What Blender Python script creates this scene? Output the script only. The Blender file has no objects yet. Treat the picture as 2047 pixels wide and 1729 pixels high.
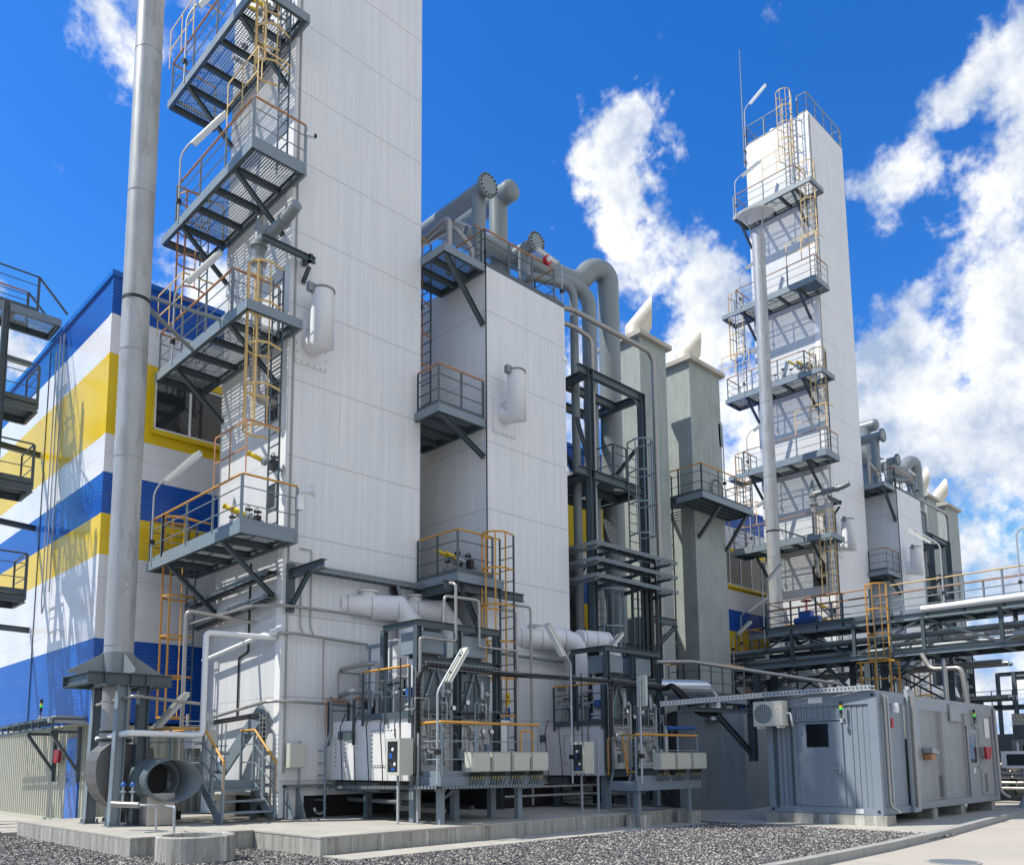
import bpy, math, random
import numpy as np
from mathutils import Vector, Matrix
random.seed(7); rng = np.random.default_rng(7)
SC = bpy.context.scene; COL = SC.collection
R = math.radians
# ---------------------------------------------------------------- camera
FW, CX, CY = 1690.372, 1023.5, 1306.135
YAW, PIT, ROL = R(44.34147), R(7.28309), R(-0.53725)
CAM = Vector((0, 0, 1.5))
fw = Vector((math.sin(YAW)*math.cos(PIT), math.cos(YAW)*math.cos(PIT), math.sin(PIT)))
rt = Vector((math.cos(YAW), -math.sin(YAW), 0)); up = rt.cross(fw)
c_, s_ = math.cos(ROL), math.sin(ROL)
rt, up = c_*rt + s_*up, -s_*rt + c_*up
cd = bpy.data.cameras.new("Camera"); cam = bpy.data.objects.new("Camera", cd); COL.objects.link(cam)
m = Matrix((rt, up, -fw)).transposed().to_4x4(); m.translation = CAM; cam.matrix_world = m
cd.sensor_width = 36; cd.sensor_fit = 'HORIZONTAL'; cd.lens = FW*36/2047
cd.shift_x = 0; cd.shift_y = (CY-864.5)/2047; cd.clip_start = .1; cd.clip_end = 3000
SC.camera = cam
def at(u, v, X=None, Y=None, Z=None):
    """point of the plane X, Y or Z = const seen at photo pixel (u, v): turns measurements into metres"""
    d = (u-CX)/FW*rt - (v-CY)/FW*up + fw
    t = (X-CAM.x)/d.x if X is not None else (Y-CAM.y)/d.y if Y is not None else (Z-CAM.z)/d.z
    return CAM + t*d
# ---------------------------------------------------------------- sky, clouds, sun
AZ, EL = R(35), R(54)
SUN = Vector((-math.cos(AZ)*math.cos(EL), math.sin(AZ)*math.cos(EL), math.sin(EL)))
W = bpy.data.worlds.new("World"); SC.world = W; W.use_nodes = True
V3 = Vector
def world():
    nt = W.node_tree; N = nt.nodes; L = nt.links; N.clear()
    def nd(t, **k):
        n = N.new(t)
        for a, b in k.items(): setattr(n, a, b)
        return n
    sky = nd('ShaderNodeTexSky', sky_type='NISHITA', sun_disc=False, sun_elevation=EL, sun_rotation=math.atan2(SUN.x, SUN.y),
             altitude=0, air_density=1.0, dust_density=0.15, ozone_density=4.0)
    hs = nd('ShaderNodeHueSaturation'); hs.inputs['Saturation'].default_value = 1.34; hs.inputs['Value'].default_value = 1.12; hs.inputs['Hue'].default_value = .511
    L.new(sky.outputs[0], hs.inputs['Color'])
    cap = nd('ShaderNodeMixRGB', blend_type='DARKEN'); cap.inputs[0].default_value = 1; L.new(hs.outputs[0], cap.inputs[1]); cap.inputs[2].default_value = (1.45, 2.65, 4.6, 1)
    tc = nd('ShaderNodeTexCoord')
    def noise(scale, detail, rough, off=0, src=None):
        n = nd('ShaderNodeTexNoise'); n.inputs['Scale'].default_value = scale; n.inputs['Detail'].default_value = detail
        n.inputs['Roughness'].default_value = rough
        mp = nd('ShaderNodeMapping'); mp.inputs['Location'].default_value = (off, off*.7, off*1.3)
        L.new(src or tc.outputs['Generated'], mp.inputs['Vector']); L.new(mp.outputs[0], n.inputs['Vector'])
        return n
    def vm(op, a, b=None, val=None):
        n = nd('ShaderNodeVectorMath', operation=op); L.new(a, n.inputs[0])
        if b is not None:
            if hasattr(b, 'is_linked'): L.new(b, n.inputs[1])
            else: n.inputs[1].default_value = b
        if val is not None: n.inputs['Scale'].default_value = val
        return n
    def mt(op, a, b, clamp=False):
        n = nd('ShaderNodeMath', operation=op, use_clamp=clamp)
        for i, x in enumerate((a, b)):
            if hasattr(x, 'is_linked'): L.new(x, n.inputs[i])
            else: n.inputs[i].default_value = x
        return n.outputs[0]
    nw = noise(7, 5, .62, 3.1); d0 = vm('SUBTRACT', nw.outputs['Color'], (.5, .5, .5)); d1 = vm('SCALE', d0.outputs[0], val=.20)
    p = vm('ADD', tc.outputs['Generated'], d1.outputs[0])
    dens = None
    for (u, v, r, g) in CLOUDS:
        d = (V3(u) if v is None else ((u-CX)/FW*rt - (v-CY)/FW*up + fw)).normalized()
        ds = nd('ShaderNodeVectorMath', operation='DISTANCE'); L.new(p.outputs[0], ds.inputs[0]); ds.inputs[1].default_value = d
        mr = nd('ShaderNodeMapRange', interpolation_type='SMOOTHSTEP'); L.new(ds.outputs['Value'], mr.inputs['Value'])
        mr.inputs['From Min'].default_value = 0; mr.inputs['From Max'].default_value = r*2.0
        mr.inputs['To Min'].default_value = g; mr.inputs['To Max'].default_value = 0
        dens = mr.outputs[0] if dens is None else mt('SMOOTH_MAX' if False else 'MAXIMUM', dens, mr.outputs[0])
    n2 = noise(15, 7, .62, 9.4)
    a = mt('MULTIPLY', mt('SUBTRACT', n2.outputs['Fac'], .5), 2.3)
    a = mt('ADD', a, mt('MINIMUM', dens, 1.2))
    mr = nd('ShaderNodeMapRange', interpolation_type='SMOOTHSTEP'); L.new(a, mr.inputs['Value'])
    mr.inputs['From Min'].default_value = .36; mr.inputs['From Max'].default_value = .86
    n3 = noise(11, 6, .62, 21.7)
    ramp = nd('ShaderNodeValToRGB'); L.new(n3.outputs['Fac'], ramp.inputs[0])
    e = ramp.color_ramp.elements; e[0].position = .36; e[0].color = (2.1, 2.7, 3.75, 1); e[1].position = .58; e[1].color = (5.3, 5.4, 5.5, 1)
    mx = nd('ShaderNodeMixRGB'); L.new(mr.outputs[0], mx.inputs[0]); L.new(cap.outputs[0], mx.inputs[1]); L.new(ramp.outputs[0], mx.inputs[2])
    bg = nd('ShaderNodeBackground'); bg.inputs['Strength'].default_value = SKY_STRENGTH; L.new(mx.outputs[0], bg.inputs[0])
    out = nd('ShaderNodeOutputWorld'); L.new(bg.outputs[0], out.inputs[0])
SKY_STRENGTH = .15
# cloud puffs: sky directions (given as the photo pixels they were read from), angular radius, weight; last row unseen, added as fill light
CLOUDS = [(1235,285,.045,1),(1215,345,.045,.9),(1290,230,.03,.7),(1255,410,.045,1),(1325,500,.05,1),(1280,470,.035,.8),(1385,455,.04,.8),(1385,570,.05,1),(1440,610,.045,1),(1475,660,.04,.9),(1340,400,.03,.5),
 (240,50,.06,.85),(205,90,.04,.65),(260,120,.045,.75),(340,60,.055,.85),(300,20,.04,.7),(25,690,.05,.9),(50,720,.04,.8),(450,600,.05,.8),(410,590,.03,.5),
 (2020,190,.055,1),(2047,100,.045,.9),(2040,320,.07,1),(1965,250,.045,.8),(1930,340,.045,.7),(1800,320,.055,.62),(1760,350,.05,.6),(1860,340,.05,.6),(1745,260,.035,.45),(1840,270,.03,.4),(2047,420,.06,1),(2040,520,.075,1),(2047,640,.09,1),(1940,700,.06,.8),(1990,420,.045,.7),
 (1770,800,.06,1),(1880,740,.075,1),(1990,780,.085,1),(1830,880,.085,1),(1960,880,.08,1),(1890,960,.045,.6),(2045,960,.06,.7),(2000,1010,.04,.5),(1960,1110,.055,.9),(2020,1120,.05,.8),(1940,1180,.06,.8),(2000,1230,.05,.7),(1765,650,.035,.45),(1735,690,.03,.4),(1730,860,.05,.8),
 (1400,760,.06,1),(1440,850,.07,1),(1470,950,.08,.9),(1410,700,.05,.9),(1350,650,.03,.6),(2020,1330,.10,.8),(1500,820,.05,.8),(1230,780,.07,.6),(1190,850,.05,.5),
 ((.3,-1,.35),None,.75,1.1),((-.55,-.8,.45),None,.6,1),((.9,-.5,.5),None,.42,1),((.1,-.6,.9),None,.5,1),((-1,-.1,.35),None,.35,.6)]  # unseen clouds behind the viewpoint, added to whiten the light on shaded faces
world()
sl = bpy.data.lights.new("Sun", 'SUN'); so = bpy.data.objects.new("Sun", sl); COL.objects.link(so)
sl.energy = 4.4; sl.angle = R(.5); sl.color = (1, .94, .85)
so.rotation_euler = SUN.to_track_quat('Z', 'Y').to_euler(); so.location = (0, 0, 60)
vs = SC.view_settings; vs.view_transform = 'Standard'; vs.look = 'None'; vs.exposure = 0.40; vs.gamma = 1; vs.use_curve_mapping = False
SC.cycles.use_denoising = True; SC.cycles.max_bounces = 6; SC.cycles.diffuse_bounces = 3; SC.cycles.glossy_bounces = 3
# ---------------------------------------------------------------- materials
def hexlin(h):
    return tuple(((int(h[i:i+2], 16)/255+.055)/1.055)**2.4 if int(h[i:i+2], 16) > 10 else int(h[i:i+2], 16)/255/12.92 for i in (0, 2, 4))
class Mt:
    def __init__(s, name, col, rough=.5, metal=0.0, coat=0.0):
        s.m = bpy.data.materials.new(name); s.m.use_nodes = True; s.nt = s.m.node_tree; s.N = s.nt.nodes; s.L = s.nt.links
        s.b = s.N['Principled BSDF']; s.b.inputs['Roughness'].default_value = rough; s.b.inputs['Metallic'].default_value = metal
        s.b.inputs['Coat Weight'].default_value = coat; s.b.inputs['Coat Roughness'].default_value = .12
        s.col = s.rgb(col); s.tc = None; s.h = None
    def rgb(s, c):
        n = s.N.new('ShaderNodeRGB'); n.outputs[0].default_value = (*c, 1); return n.outputs[0]
    def vec(s, scale=(1, 1, 1), loc=(0, 0, 0)):
        if s.tc is None: s.tc = s.N.new('ShaderNodeTexCoord')
        mp = s.N.new('ShaderNodeMapping'); mp.inputs['Scale'].default_value = scale; mp.inputs['Location'].default_value = loc
        s.L.new(s.tc.outputs['Object'], mp.inputs['Vector']); return mp.outputs[0]
    def noise(s, scale=1, detail=4, rough=.55, vs=(1, 1, 1), lo=.35, hi=.65, loc=(0, 0, 0)):
        n = s.N.new('ShaderNodeTexNoise'); n.inputs['Scale'].default_value = scale; n.inputs['Detail'].default_value = detail; n.inputs['Roughness'].default_value = rough
        s.L.new(s.vec(vs, loc), n.inputs['Vector'])
        r = s.N.new('ShaderNodeMapRange'); r.inputs['From Min'].default_value = lo; r.inputs['From Max'].default_value = hi
        s.L.new(n.outputs['Fac'], r.inputs['Value']); return r.outputs[0]
    def mix(s, fac, col, mode='MIX', f=1.0):
        mx = s.N.new('ShaderNodeMixRGB'); mx.blend_type = mode
        if f != 1.0:
            mm = s.N.new('ShaderNodeMath'); mm.operation = 'MULTIPLY'; s.L.new(fac, mm.inputs[0]); mm.inputs[1].default_value = f; fac = mm.outputs[0]
        s.L.new(fac, mx.inputs[0]); s.L.new(s.col, mx.inputs[1])
        if isinstance(col, tuple): mx.inputs[2].default_value = (*col, 1)
        else: s.L.new(col, mx.inputs[2])
        s.col = mx.outputs[0]; return s
    def math(s, op, a, b=0.0):
        n = s.N.new('ShaderNodeMath'); n.operation = op
        for i, x in enumerate((a, b)):
            if hasattr(x, 'is_linked'): s.L.new(x, n.inputs[i])
            else: n.inputs[i].default_value = x
        return n.outputs[0]
    def line(s, axis, period, width, off=0.0):
        """1 on thin lines every `period` metres along an object axis"""
        sp = s.N.new('ShaderNodeSeparateXYZ'); s.L.new(s.vec(), sp.inputs[0])
        a = s.math('ADD', sp.outputs[axis], off); f = s.math('FRACT', s.math('DIVIDE', a, period))
        return s.math('LESS_THAN', s.math('ABSOLUTE', s.math('SUBTRACT', f, .5)), width/period/2)
    def rough(s, fac, lo, hi):
        r = s.N.new('ShaderNodeMapRange'); r.inputs['To Min'].default_value = lo; r.inputs['To Max'].default_value = hi
        s.L.new(fac, r.inputs['Value']); s.L.new(r.outputs[0], s.b.inputs['Roughness']); return s
    def bump(s, fac, dist=.01, strength=.6):
        b = s.N.new('ShaderNodeBump'); b.inputs['Distance'].default_value = dist; b.inputs['Strength'].default_value = strength
        s.L.new(fac, b.inputs['Height'])
        if s.h is not None: s.L.new(s.h, b.inputs['Normal'])
        s.h = b.outputs[0]; return s
    def done(s):
        s.L.new(s.col, s.b.inputs['Base Color'])
        if s.h is not None: s.L.new(s.h, s.b.inputs['Normal'])
        return s.m
def mk_panel(name, base, ref, seam_p=1.84, seam_off=.1, vx=1.9, streak=.30):
    m = Mt(name, base, .5)
    m.mix(m.noise(1, 5, .7, (9, 9, .18), .38, .72), tuple(x*.55 for x in base), f=streak)
    m.mix(m.noise(1, 6, .8, (14, 14, .35), .60, .70, (3, 9, 2)), (base[0]*.40, base[1]*.42, base[2]*.46), f=streak*.9)
    m.mix(m.noise(1, 6, .8, (3.5, 3.5, .25), .64, .76, (8, 2, 6)), (base[0]*.62, base[1]*.52, base[2]*.40), f=streak*.5)
    m.mix(m.noise(1, 6, .7, (34, 34, .5), .50, .8), tuple(x*.5 for x in base), f=streak*.8)
    m.mix(m.noise(.45, 4, .6, (1, 1, 1), .42, .75), (base[0]*.80, base[1]*.84, base[2]*.9), f=.5)
    m.mix(m.line(2, seam_p, .026, seam_off), tuple(x*.42 for x in base), f=.6)
    m.mix(m.noise(1, 7, .75, (2.2, 2.2, 2.2), .60, .72, (5, 5, 5)), (base[0]*.62, base[1]*.60, base[2]*.55), f=.35)
    if vx:
        m.mix(m.line(0, vx, .012, .95), tuple(x*.6 for x in base), f=.4)
    m.bump(m.noise(.8, 3, .5, (1, 1, .6)), .03, .25); m.rough(m.noise(2, 4), .38, .6)
    return m.done()
def mk_paint(name, base, rough=.42, wear=.25, metal=0, wearcol=None):
    m = Mt(name, base, rough, metal)
    m.mix(m.noise(3, 5, .6), tuple(x*.72 for x in base), f=wear*1.3)
    m.mix(m.noise(23, 4, .7, (1, 1, .4), .6, .75), wearcol or tuple(min(1, x*1.5+.03) for x in base), f=wear)
    m.mix(m.noise(9, 6, .8, (1, 1, .5), .68, .74, (4, 4, 4)), (.10, .045, .02), f=min(.7, wear*2.2))
    m.rough(m.noise(2.5, 2), rough-.03, rough+.07); return m.done()
def mk_concrete(name, base, stain=.5, vert=True, sc=1.0):
    m = Mt(name, base, .85)
    m.mix(m.noise(1.2*sc, 6, .6), tuple(x*.68 for x in base), f=.6)
    m.mix(m.noise(18*sc, 5, .7), tuple(min(1, x*1.25) for x in base), f=.35)
    if vert:
        m.mix(m.noise(1, 6, .75, (5, 5, .5), .50, .62), (base[0]*.42, base[1]*.38, base[2]*.32), f=stain*.8)
        m.mix(m.noise(1, 6, .8, (11, 11, .9), .56, .64, (2, 8, 1)), (base[0]*.35, base[1]*.28, base[2]*.2), f=stain*.6)
        m.mix(m.noise(1, 5, .7, (6, 6, .4), .56, .64, (7, 3, 1)), (base[0]*1.7, base[1]*1.72, base[2]*1.75), f=stain*.8)
    m.bump(m.noise(40, 4), .004, .5); return m.done()
M = {}
M['panel'] = mk_panel('insulated_white_panel', (.735, .75, .755), 0, streak=.36)
M['panel2'] = mk_panel('insulated_white_panel_small', (.735, .75, .755), 0, 1.84, .5, 0, .36)
M['whitebox'] = mk_panel('white_casing', (.73, .72, .70), 0, 9, 0, 0, .22)
M['duct'] = mk_paint('white_duct_paint', (.70, .71, .72), .38, .10)
M['grey'] = mk_paint('shaded_blue_grey_steel', (.065, .092, .106), .42, .15)  # steel grey darkened so its colour carries the shade of undersides
M['greyl'] = mk_paint('lit_pale_grey_steel', (.19, .24, .275), .42, .12)  # paler copy of the steel grey; paints sunlight onto fascias and posts
M['pipegrey'] = mk_paint('pipe_grey_paint', (.20, .235, .245), .33, .12)
M['galv'] = mk_paint('galvanised_steel', (.40, .43, .45), .45, .12, .25)
M['galvd'] = mk_paint('shaded_dull_galvanised_steel', (.20, .235, .255), .45, .15, .3)  # darker copy of the galvanised steel; paints the shade on cable trays
M['grating'] = mk_paint('grating_steel', (.20, .23, .24), .5, .2, .3)
M['yellow'] = mk_paint('ochre_rail_paint', (.58, .29, .045), .45, .25)
M['orange'] = mk_paint('faded_brown_rail_paint', (.42, .20, .09), .5, .3)
M['pale'] = mk_paint('sun_bleached_ochre_paint', (.62, .43, .17), .5, .3)
M['stain'] = mk_paint('stainless_pipe', (.36, .345, .32), .32, .12, .45)
M['stackm'] = None
M['black'] = mk_paint('black_rubber', (.012, .012, .013), .5, .1)
M['dark'] = mk_paint('dark_paint_and_void_shade', (.02, .022, .024), .8, .1)  # near-black paint; also stands in for shade in voids and openings
M['cabinet'] = mk_paint('cream_cabinet_paint', (.50, .52, .45), .45, .08)
M['white'] = mk_paint('white_gloss_paint', (.78, .79, .78), .35, .06)
M['frp'] = mk_paint('cream_gel_coat', (.60, .555, .45), .4, .2)
M['blueplain'] = mk_paint('blue_gloss_paint', (.006, .12, .48), .25, .06)
M['red'] = mk_paint('red_gloss_paint', (.42, .01, .012), .35, .1)
M['bolt'] = mk_paint('dark_bolt_steel', (.03, .032, .035), .5, .2, .5)
M['ac'] = mk_paint('ivory_appliance_paint', (.62, .60, .53), .4, .1)
M['alu'] = mk_paint('bright_aluminium_cladding', (.62, .65, .68), .22, .04, .85)
M['yvalve'] = mk_paint('yellow_actuator_paint', (.72, .52, .02), .4, .1)
M['bluevalve'] = mk_paint('blue_actuator_paint', (.02, .10, .35), .4, .1)
m = Mt('stack_steel', (.40, .42, .43), .42, .25)
m.mix(m.noise(1, 6, .7, (6, 6, 1.2), .52, .62), (.24, .25, .25), f=.6); m.mix(m.noise(1, 6, .75, (5, 5, 1.6), .63, .68, (3, 0, 0)), (.72, .74, .76), f=.75); m.mix(m.noise(1.2, 3), (.30, .30, .29), f=.5)
M['stack'] = m.done()
M['concrete'] = mk_concrete('plinth_concrete', (.36, .355, .32), .95)
M['conctop'] = mk_concrete('slab_concrete', (.42, .40, .345), 0, False)
m = Mt('plinth_slab', (.43, .41, .355), .85); m.mix(m.noise(.9, 6, .65), (.30, .285, .25), f=.6); m.mix(m.noise(2.5, 7, .8, (1, 1, 1), .60, .70, (3, 1, 1)), (.17, .15, .125), f=.5); m.mix(m.line(0, 3.6, .02, .4), (.12, .11, .10), f=.8); m.bump(m.noise(40, 4), .004, .5); M['slabtop'] = m.done()
m = Mt('road_concrete', (.43, .395, .325), .85); m.mix(m.noise(.35, 5, .6), (.32, .30, .26), f=.7); m.mix(m.line(0, 4.0, .025, 1.3), (.10, .095, .085), f=.8); m.mix(m.noise(1, 6, .7, (.25, 2.2, 1), .55, .7), (.30, .28, .25), f=.5); m.mix(m.noise(1.4, 7, .8, (1, 1, 1), .66, .72), (.16, .15, .14), f=.5); m.mix(m.noise(30, 4), (.50, .46, .39), f=.4); m.bump(m.noise(60, 3), .003, .4); M['road'] = m.done()
M['render'] = mk_concrete('grey_render', (.315, .355, .335), .25)
M['kerb'] = mk_concrete('kerb_concrete', (.33, .33, .31), .25)
M['boxgrey'] = mk_concrete('grey_steel_enclosure', (.24, .28, .29), .2)
m = Mt('window_glass', (.03, .035, .04), .05); m.b.inputs['Specular IOR Level'].default_value = .9; M['glass'] = m.done()
def emis(name, c, s):
    m = Mt(name, c, .3); m.b.inputs['Emission Color'].default_value = (*c, 1); m.b.inputs['Emission Strength'].default_value = s; return m.done()
M['greenlamp'] = emis('green_indicator', (.02, .5, .08), .7)
m = Mt('lamp_diffuser', (.80, .82, .83), .2); M['lens'] = m.done()
# stripes of the cladding, by height
def cladding():
    m = Mt('striped_cladding', (.76, .77, .80), .24, 0, 0); m.b.inputs['Specular IOR Level'].default_value = .38
    sp = m.N.new('ShaderNodeSeparateXYZ'); m.L.new(m.vec(), sp.inputs[0]); z = sp.outputs[2]
    BL = (.003, .085, .42); YE = (.78, .54, .004)
    for lo, hi, c in ((13.03, 20, BL), (9.82, 11.97, YE), (7.75, 8.82, BL), (6.70, 7.75, YE), (-1, 4.60, BL)):
        f = m.math('MULTIPLY', m.math('GREATER_THAN', z, lo-BZ), m.math('LESS_THAN', z, hi-BZ)); m.mix(f, c)
    ln = m.line(2, 1.06, .015); m.mix(ln, (.2, .2, .2), f=.35)
    m.mix(m.line(2, .095, .012), (.35, .38, .42), f=.22)
    m.mix(m.noise(.6, 3), (.45, .48, .52), 'MULTIPLY', .18)
    w = m.N.new('ShaderNodeTexWave'); w.wave_type = 'BANDS'; w.bands_direction = 'Z'; w.inputs['Scale'].default_value = 1.6
    m.L.new(m.vec(), w.inputs['Vector']); m.bump(w.outputs['Fac'], .004, .10)
    m.bump(m.noise(.35, 2, .5), .03, .12)
    return m.done()
BZ = 0.3
M['clad'] = cladding()
def gravel():
    m = Mt('gravel', (.16, .16, .165), .9)
    v = m.N.new('ShaderNodeTexVoronoi'); v.inputs['Scale'].default_value = 34; m.L.new(m.vec(), v.inputs['Vector'])
    r = m.N.new('ShaderNodeValToRGB'); m.L.new(v.outputs['Color'], r.inputs[0])
    e = r.color_ramp.elements; e[0].color = (.04, .04, .045, 1); e[1].color = (.30, .29, .27, 1)
    m.col = r.outputs[0]; m.mix(m.noise(.5, 4), (.10, .10, .11), f=.5)
    m.bump(m.math('SUBTRACT', 1.0, v.outputs['Distance']), .03, 1.0); return m.done()
M['gravel'] = gravel()
def stone():
    m = Mt('crushed_stone', (.2, .2, .2), .85)
    g = m.N.new('ShaderNodeNewGeometry'); r = m.N.new('ShaderNodeValToRGB'); m.L.new(g.outputs['Random Per Island'], r.inputs[0])
    e = r.color_ramp.elements; e[0].color = (.035, .035, .04, 1); e[1].color = (.52, .49, .44, 1); e.new(.55).color = (.135, .13, .13, 1)
    m.col = r.outputs[0]; return m.done()
M['stone'] = stone()
# ---------------------------------------------------------------- mesh helpers
V = Vector
class MB:
    def __init__(s): s.v = []; s.f = []; s.sm = []
    def add(s, vs, fs, smooth=False):
        b = len(s.v); s.v += [tuple(x) for x in vs]; s.f += [tuple(b+i for i in f) for f in fs]; s.sm += [smooth]*len(fs); return s
    def box(s, x0, x1, y0, y1, z0, z1):
        if x1 < x0: x0, x1 = x1, x0
        if y1 < y0: y0, y1 = y1, y0
        if z1 < z0: z0, z1 = z1, z0
        return s.add([(x, y, z) for z in (z0, z1) for y in (y0, y1) for x in (x0, x1)], [(0, 2, 3, 1), (4, 5, 7, 6), (0, 1, 5, 4), (2, 6, 7, 3), (0, 4, 6, 2), (1, 3, 7, 5)])
    def frame(s, p, q):
        d = V(q)-V(p); l = d.length; d = d.normalized(); u = V((0, 0, 1)) if abs(d.z) < .95 else V((1, 0, 0))
        a = d.cross(u).normalized(); return V(p), V(q), a, a.cross(d).normalized(), l
    def bar(s, p, q, w=.05, h=None):
        h = h or w; p, q, a, b, l = s.frame(p, q); a = a*w/2; b = b*h/2
        return s.add([p-a-b, p+a-b, p+a+b, p-a+b, q-a-b, q+a-b, q+a+b, q-a+b], [(0, 1, 2, 3), (4, 7, 6, 5), (0, 4, 5, 1), (1, 5, 6, 2), (2, 6, 7, 3), (3, 7, 4, 0)])
    def ibeam(s, p, q, w=.15, h=.2, t=.012):
        P, Q, a, b, l = s.frame(p, q)
        s.bar(P+b*(h/2-t/2), Q+b*(h/2-t/2), w, t); s.bar(P-b*(h/2-t/2), Q-b*(h/2-t/2), w, t); return s.bar(P, Q, t, h-2*t)
    def sweep(s, pts, r, n=10, caps=True, rr=None):
        pts = [V(p) for p in pts]; rings = []; a = None
        for i, p in enumerate(pts):
            d = (pts[min(i+1, len(pts)-1)]-pts[max(i-1, 0)]).normalized()
            if a is None:
                u = V((0, 0, 1)) if abs(d.z) < .9 else V((1, 0, 0)); a = d.cross(u).normalized()
            else: a = (a-d*a.dot(d)).normalized()
            b = d.cross(a); rad = rr[i] if rr else r
            if 0 < i < len(pts)-1:
                d1 = (p-pts[i-1]).normalized(); d2 = (pts[i+1]-p).normalized(); k = 1/max(.5, math.sqrt((1+d1.dot(d2))/2))
            else: k = 1
            ax = ((pts[i+1]-p).normalized()-(p-pts[i-1]).normalized()) if 0 < i < len(pts)-1 else V((0, 0, 0))
            ax = ax.normalized() if ax.length > 1e-6 else None
            ring = []
            for j in range(n):
                t = 2*math.pi*j/n; o = (a*math.cos(t)+b*math.sin(t))*rad
                if ax: o = o+ax*(o.dot(ax))*(k-1)
                ring.append(p+o)
            rings.append(ring)
        base = len(s.v); vs = [v for r_ in rings for v in r_]; fs = []
        for i in range(len(rings)-1):
            for j in range(n):
                k = (j+1) % n; fs.append((i*n+j, i*n+k, (i+1)*n+k, (i+1)*n+j))
        s.add(vs, fs, True)
        if caps:
            s.v += [tuple(v) for v in rings[0]]; s.f.append(tuple(len(s.v)-n+j for j in range(n))[::-1]); s.sm.append(False)
            s.v += [tuple(v) for v in rings[-1]]; s.f.append(tuple(len(s.v)-n+j for j in range(n))); s.sm.append(False)
        return s
    def pipe(s, pts, r, bend=None, n=10, seg=5, caps=True):
        """round pipe through pts, its corners rounded with radius `bend`"""
        pts = [V(p) for p in pts]; bend = bend if bend is not None else r*2.2; out = [pts[0]]
        for i in range(1, len(pts)-1):
            p = pts[i]; d1 = (pts[i-1]-p); d2 = (pts[i+1]-p); l = min(bend, d1.length*.48, d2.length*.48)
            if l < 1e-4: out.append(p); continue
            a = p+d1.normalized()*l; b = p+d2.normalized()*l
            for k in range(seg+1):
                t = k/seg; out.append(a*(1-t)**2+p*2*t*(1-t)+b*t*t)
        out.append(pts[-1]); return s.sweep(out, r, n, caps)
    def disc(s, c, nrm, r, th, n=20, r2=None):
        c = V(c); nrm = V(nrm).normalized(); return s.sweep([c-nrm*th/2, c+nrm*th/2], r, n, True)
    def dome(s, c, nrm, r, depth, n=16):
        nrm = V(nrm).normalized(); pts = [V(c)+nrm*depth*math.sin(t) for t in (0, .4, .8, 1.15, 1.4, 1.52)]
        return s.sweep(pts, r, n, True, [r*math.cos(t) for t in (0, .4, .8, 1.15, 1.4, 1.52)])
    def bolts(s, c, nrm, r, k, size=.02, th=.03):
        c = V(c); nrm = V(nrm).normalized(); u = V((0, 0, 1)) if abs(nrm.z) < .9 else V((1, 0, 0)); a = nrm.cross(u).normalized(); b = nrm.cross(a)
        for i in range(k):
            t = 2*math.pi*i/k; s.disc(c+(a*math.cos(t)+b*math.sin(t))*r, nrm, size, th, 6)
        return s
    def prism(s, poly, axis, lo, hi):
        n = len(poly)
        def mkp(a, b, c): return {'x': (c, a, b), 'y': (a, c, b), 'z': (a, b, c)}[axis]
        vs = [mkp(a, b, lo) for a, b in poly]+[mkp(a, b, hi) for a, b in poly]
        return s.add(vs, [tuple(range(n))[::-1], tuple(range(n, 2*n))]+[(i, (i+1) % n, n+(i+1) % n, n+i) for i in range(n)])
    def build(s, name, mat, parent=None):
        o0 = V((0, 0, 0)); pp = parent
        while pp is not None: o0 = o0+pp.location; pp = pp.parent
        me = bpy.data.meshes.new(name); me.from_pydata([(x-o0.x, y-o0.y, z-o0.z) for x, y, z in s.v], [], s.f)
        me.polygons.foreach_set('use_smooth', s.sm); me.update()
        me.materials.append(M[mat] if isinstance(mat, str) else mat)
        o = bpy.data.objects.new(name, me); COL.objects.link(o); o.parent = parent
        if len(s.f) < 4000:
            import bmesh
            bm = bmesh.new(); bm.from_mesh(me); bmesh.ops.recalc_face_normals(bm, faces=bm.faces); bm.to_mesh(me); bm.free()
        return o
UNIT = []          # things of the first unit that stand again in the second one
DX = 27.8
def thing(name, label, cat, loc, group=None, l2=None):
    o = bpy.data.objects.new(name, None); COL.objects.link(o); o.location = loc; o.empty_display_size = .3
    o['label'] = label; o['category'] = cat
    if group: o['group'] = group
    if l2: UNIT.append((o, l2))
    return o
def tagm(o, label, cat, group=None, kind=None, l2=None):
    if label: o['label'] = label
    if cat: o['category'] = cat
    if group: o['group'] = group
    if kind: o['kind'] = kind
    if l2: UNIT.append((o, l2))
    return o
def kids(o): return [c for c in KID.get(o.name, [])]
KID = {}
def index_children():
    KID.clear()
    for o in bpy.data.objects:
        if o.parent: KID.setdefault(o.parent.name, []).append(o)
def copy_tree(o, parent=None):
    c = o.copy(); COL.objects.link(c); c.parent = parent
    for ch in kids(o): copy_tree(ch, c)
    return c
def struct(o): o['kind'] = 'structure'; return o
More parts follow.
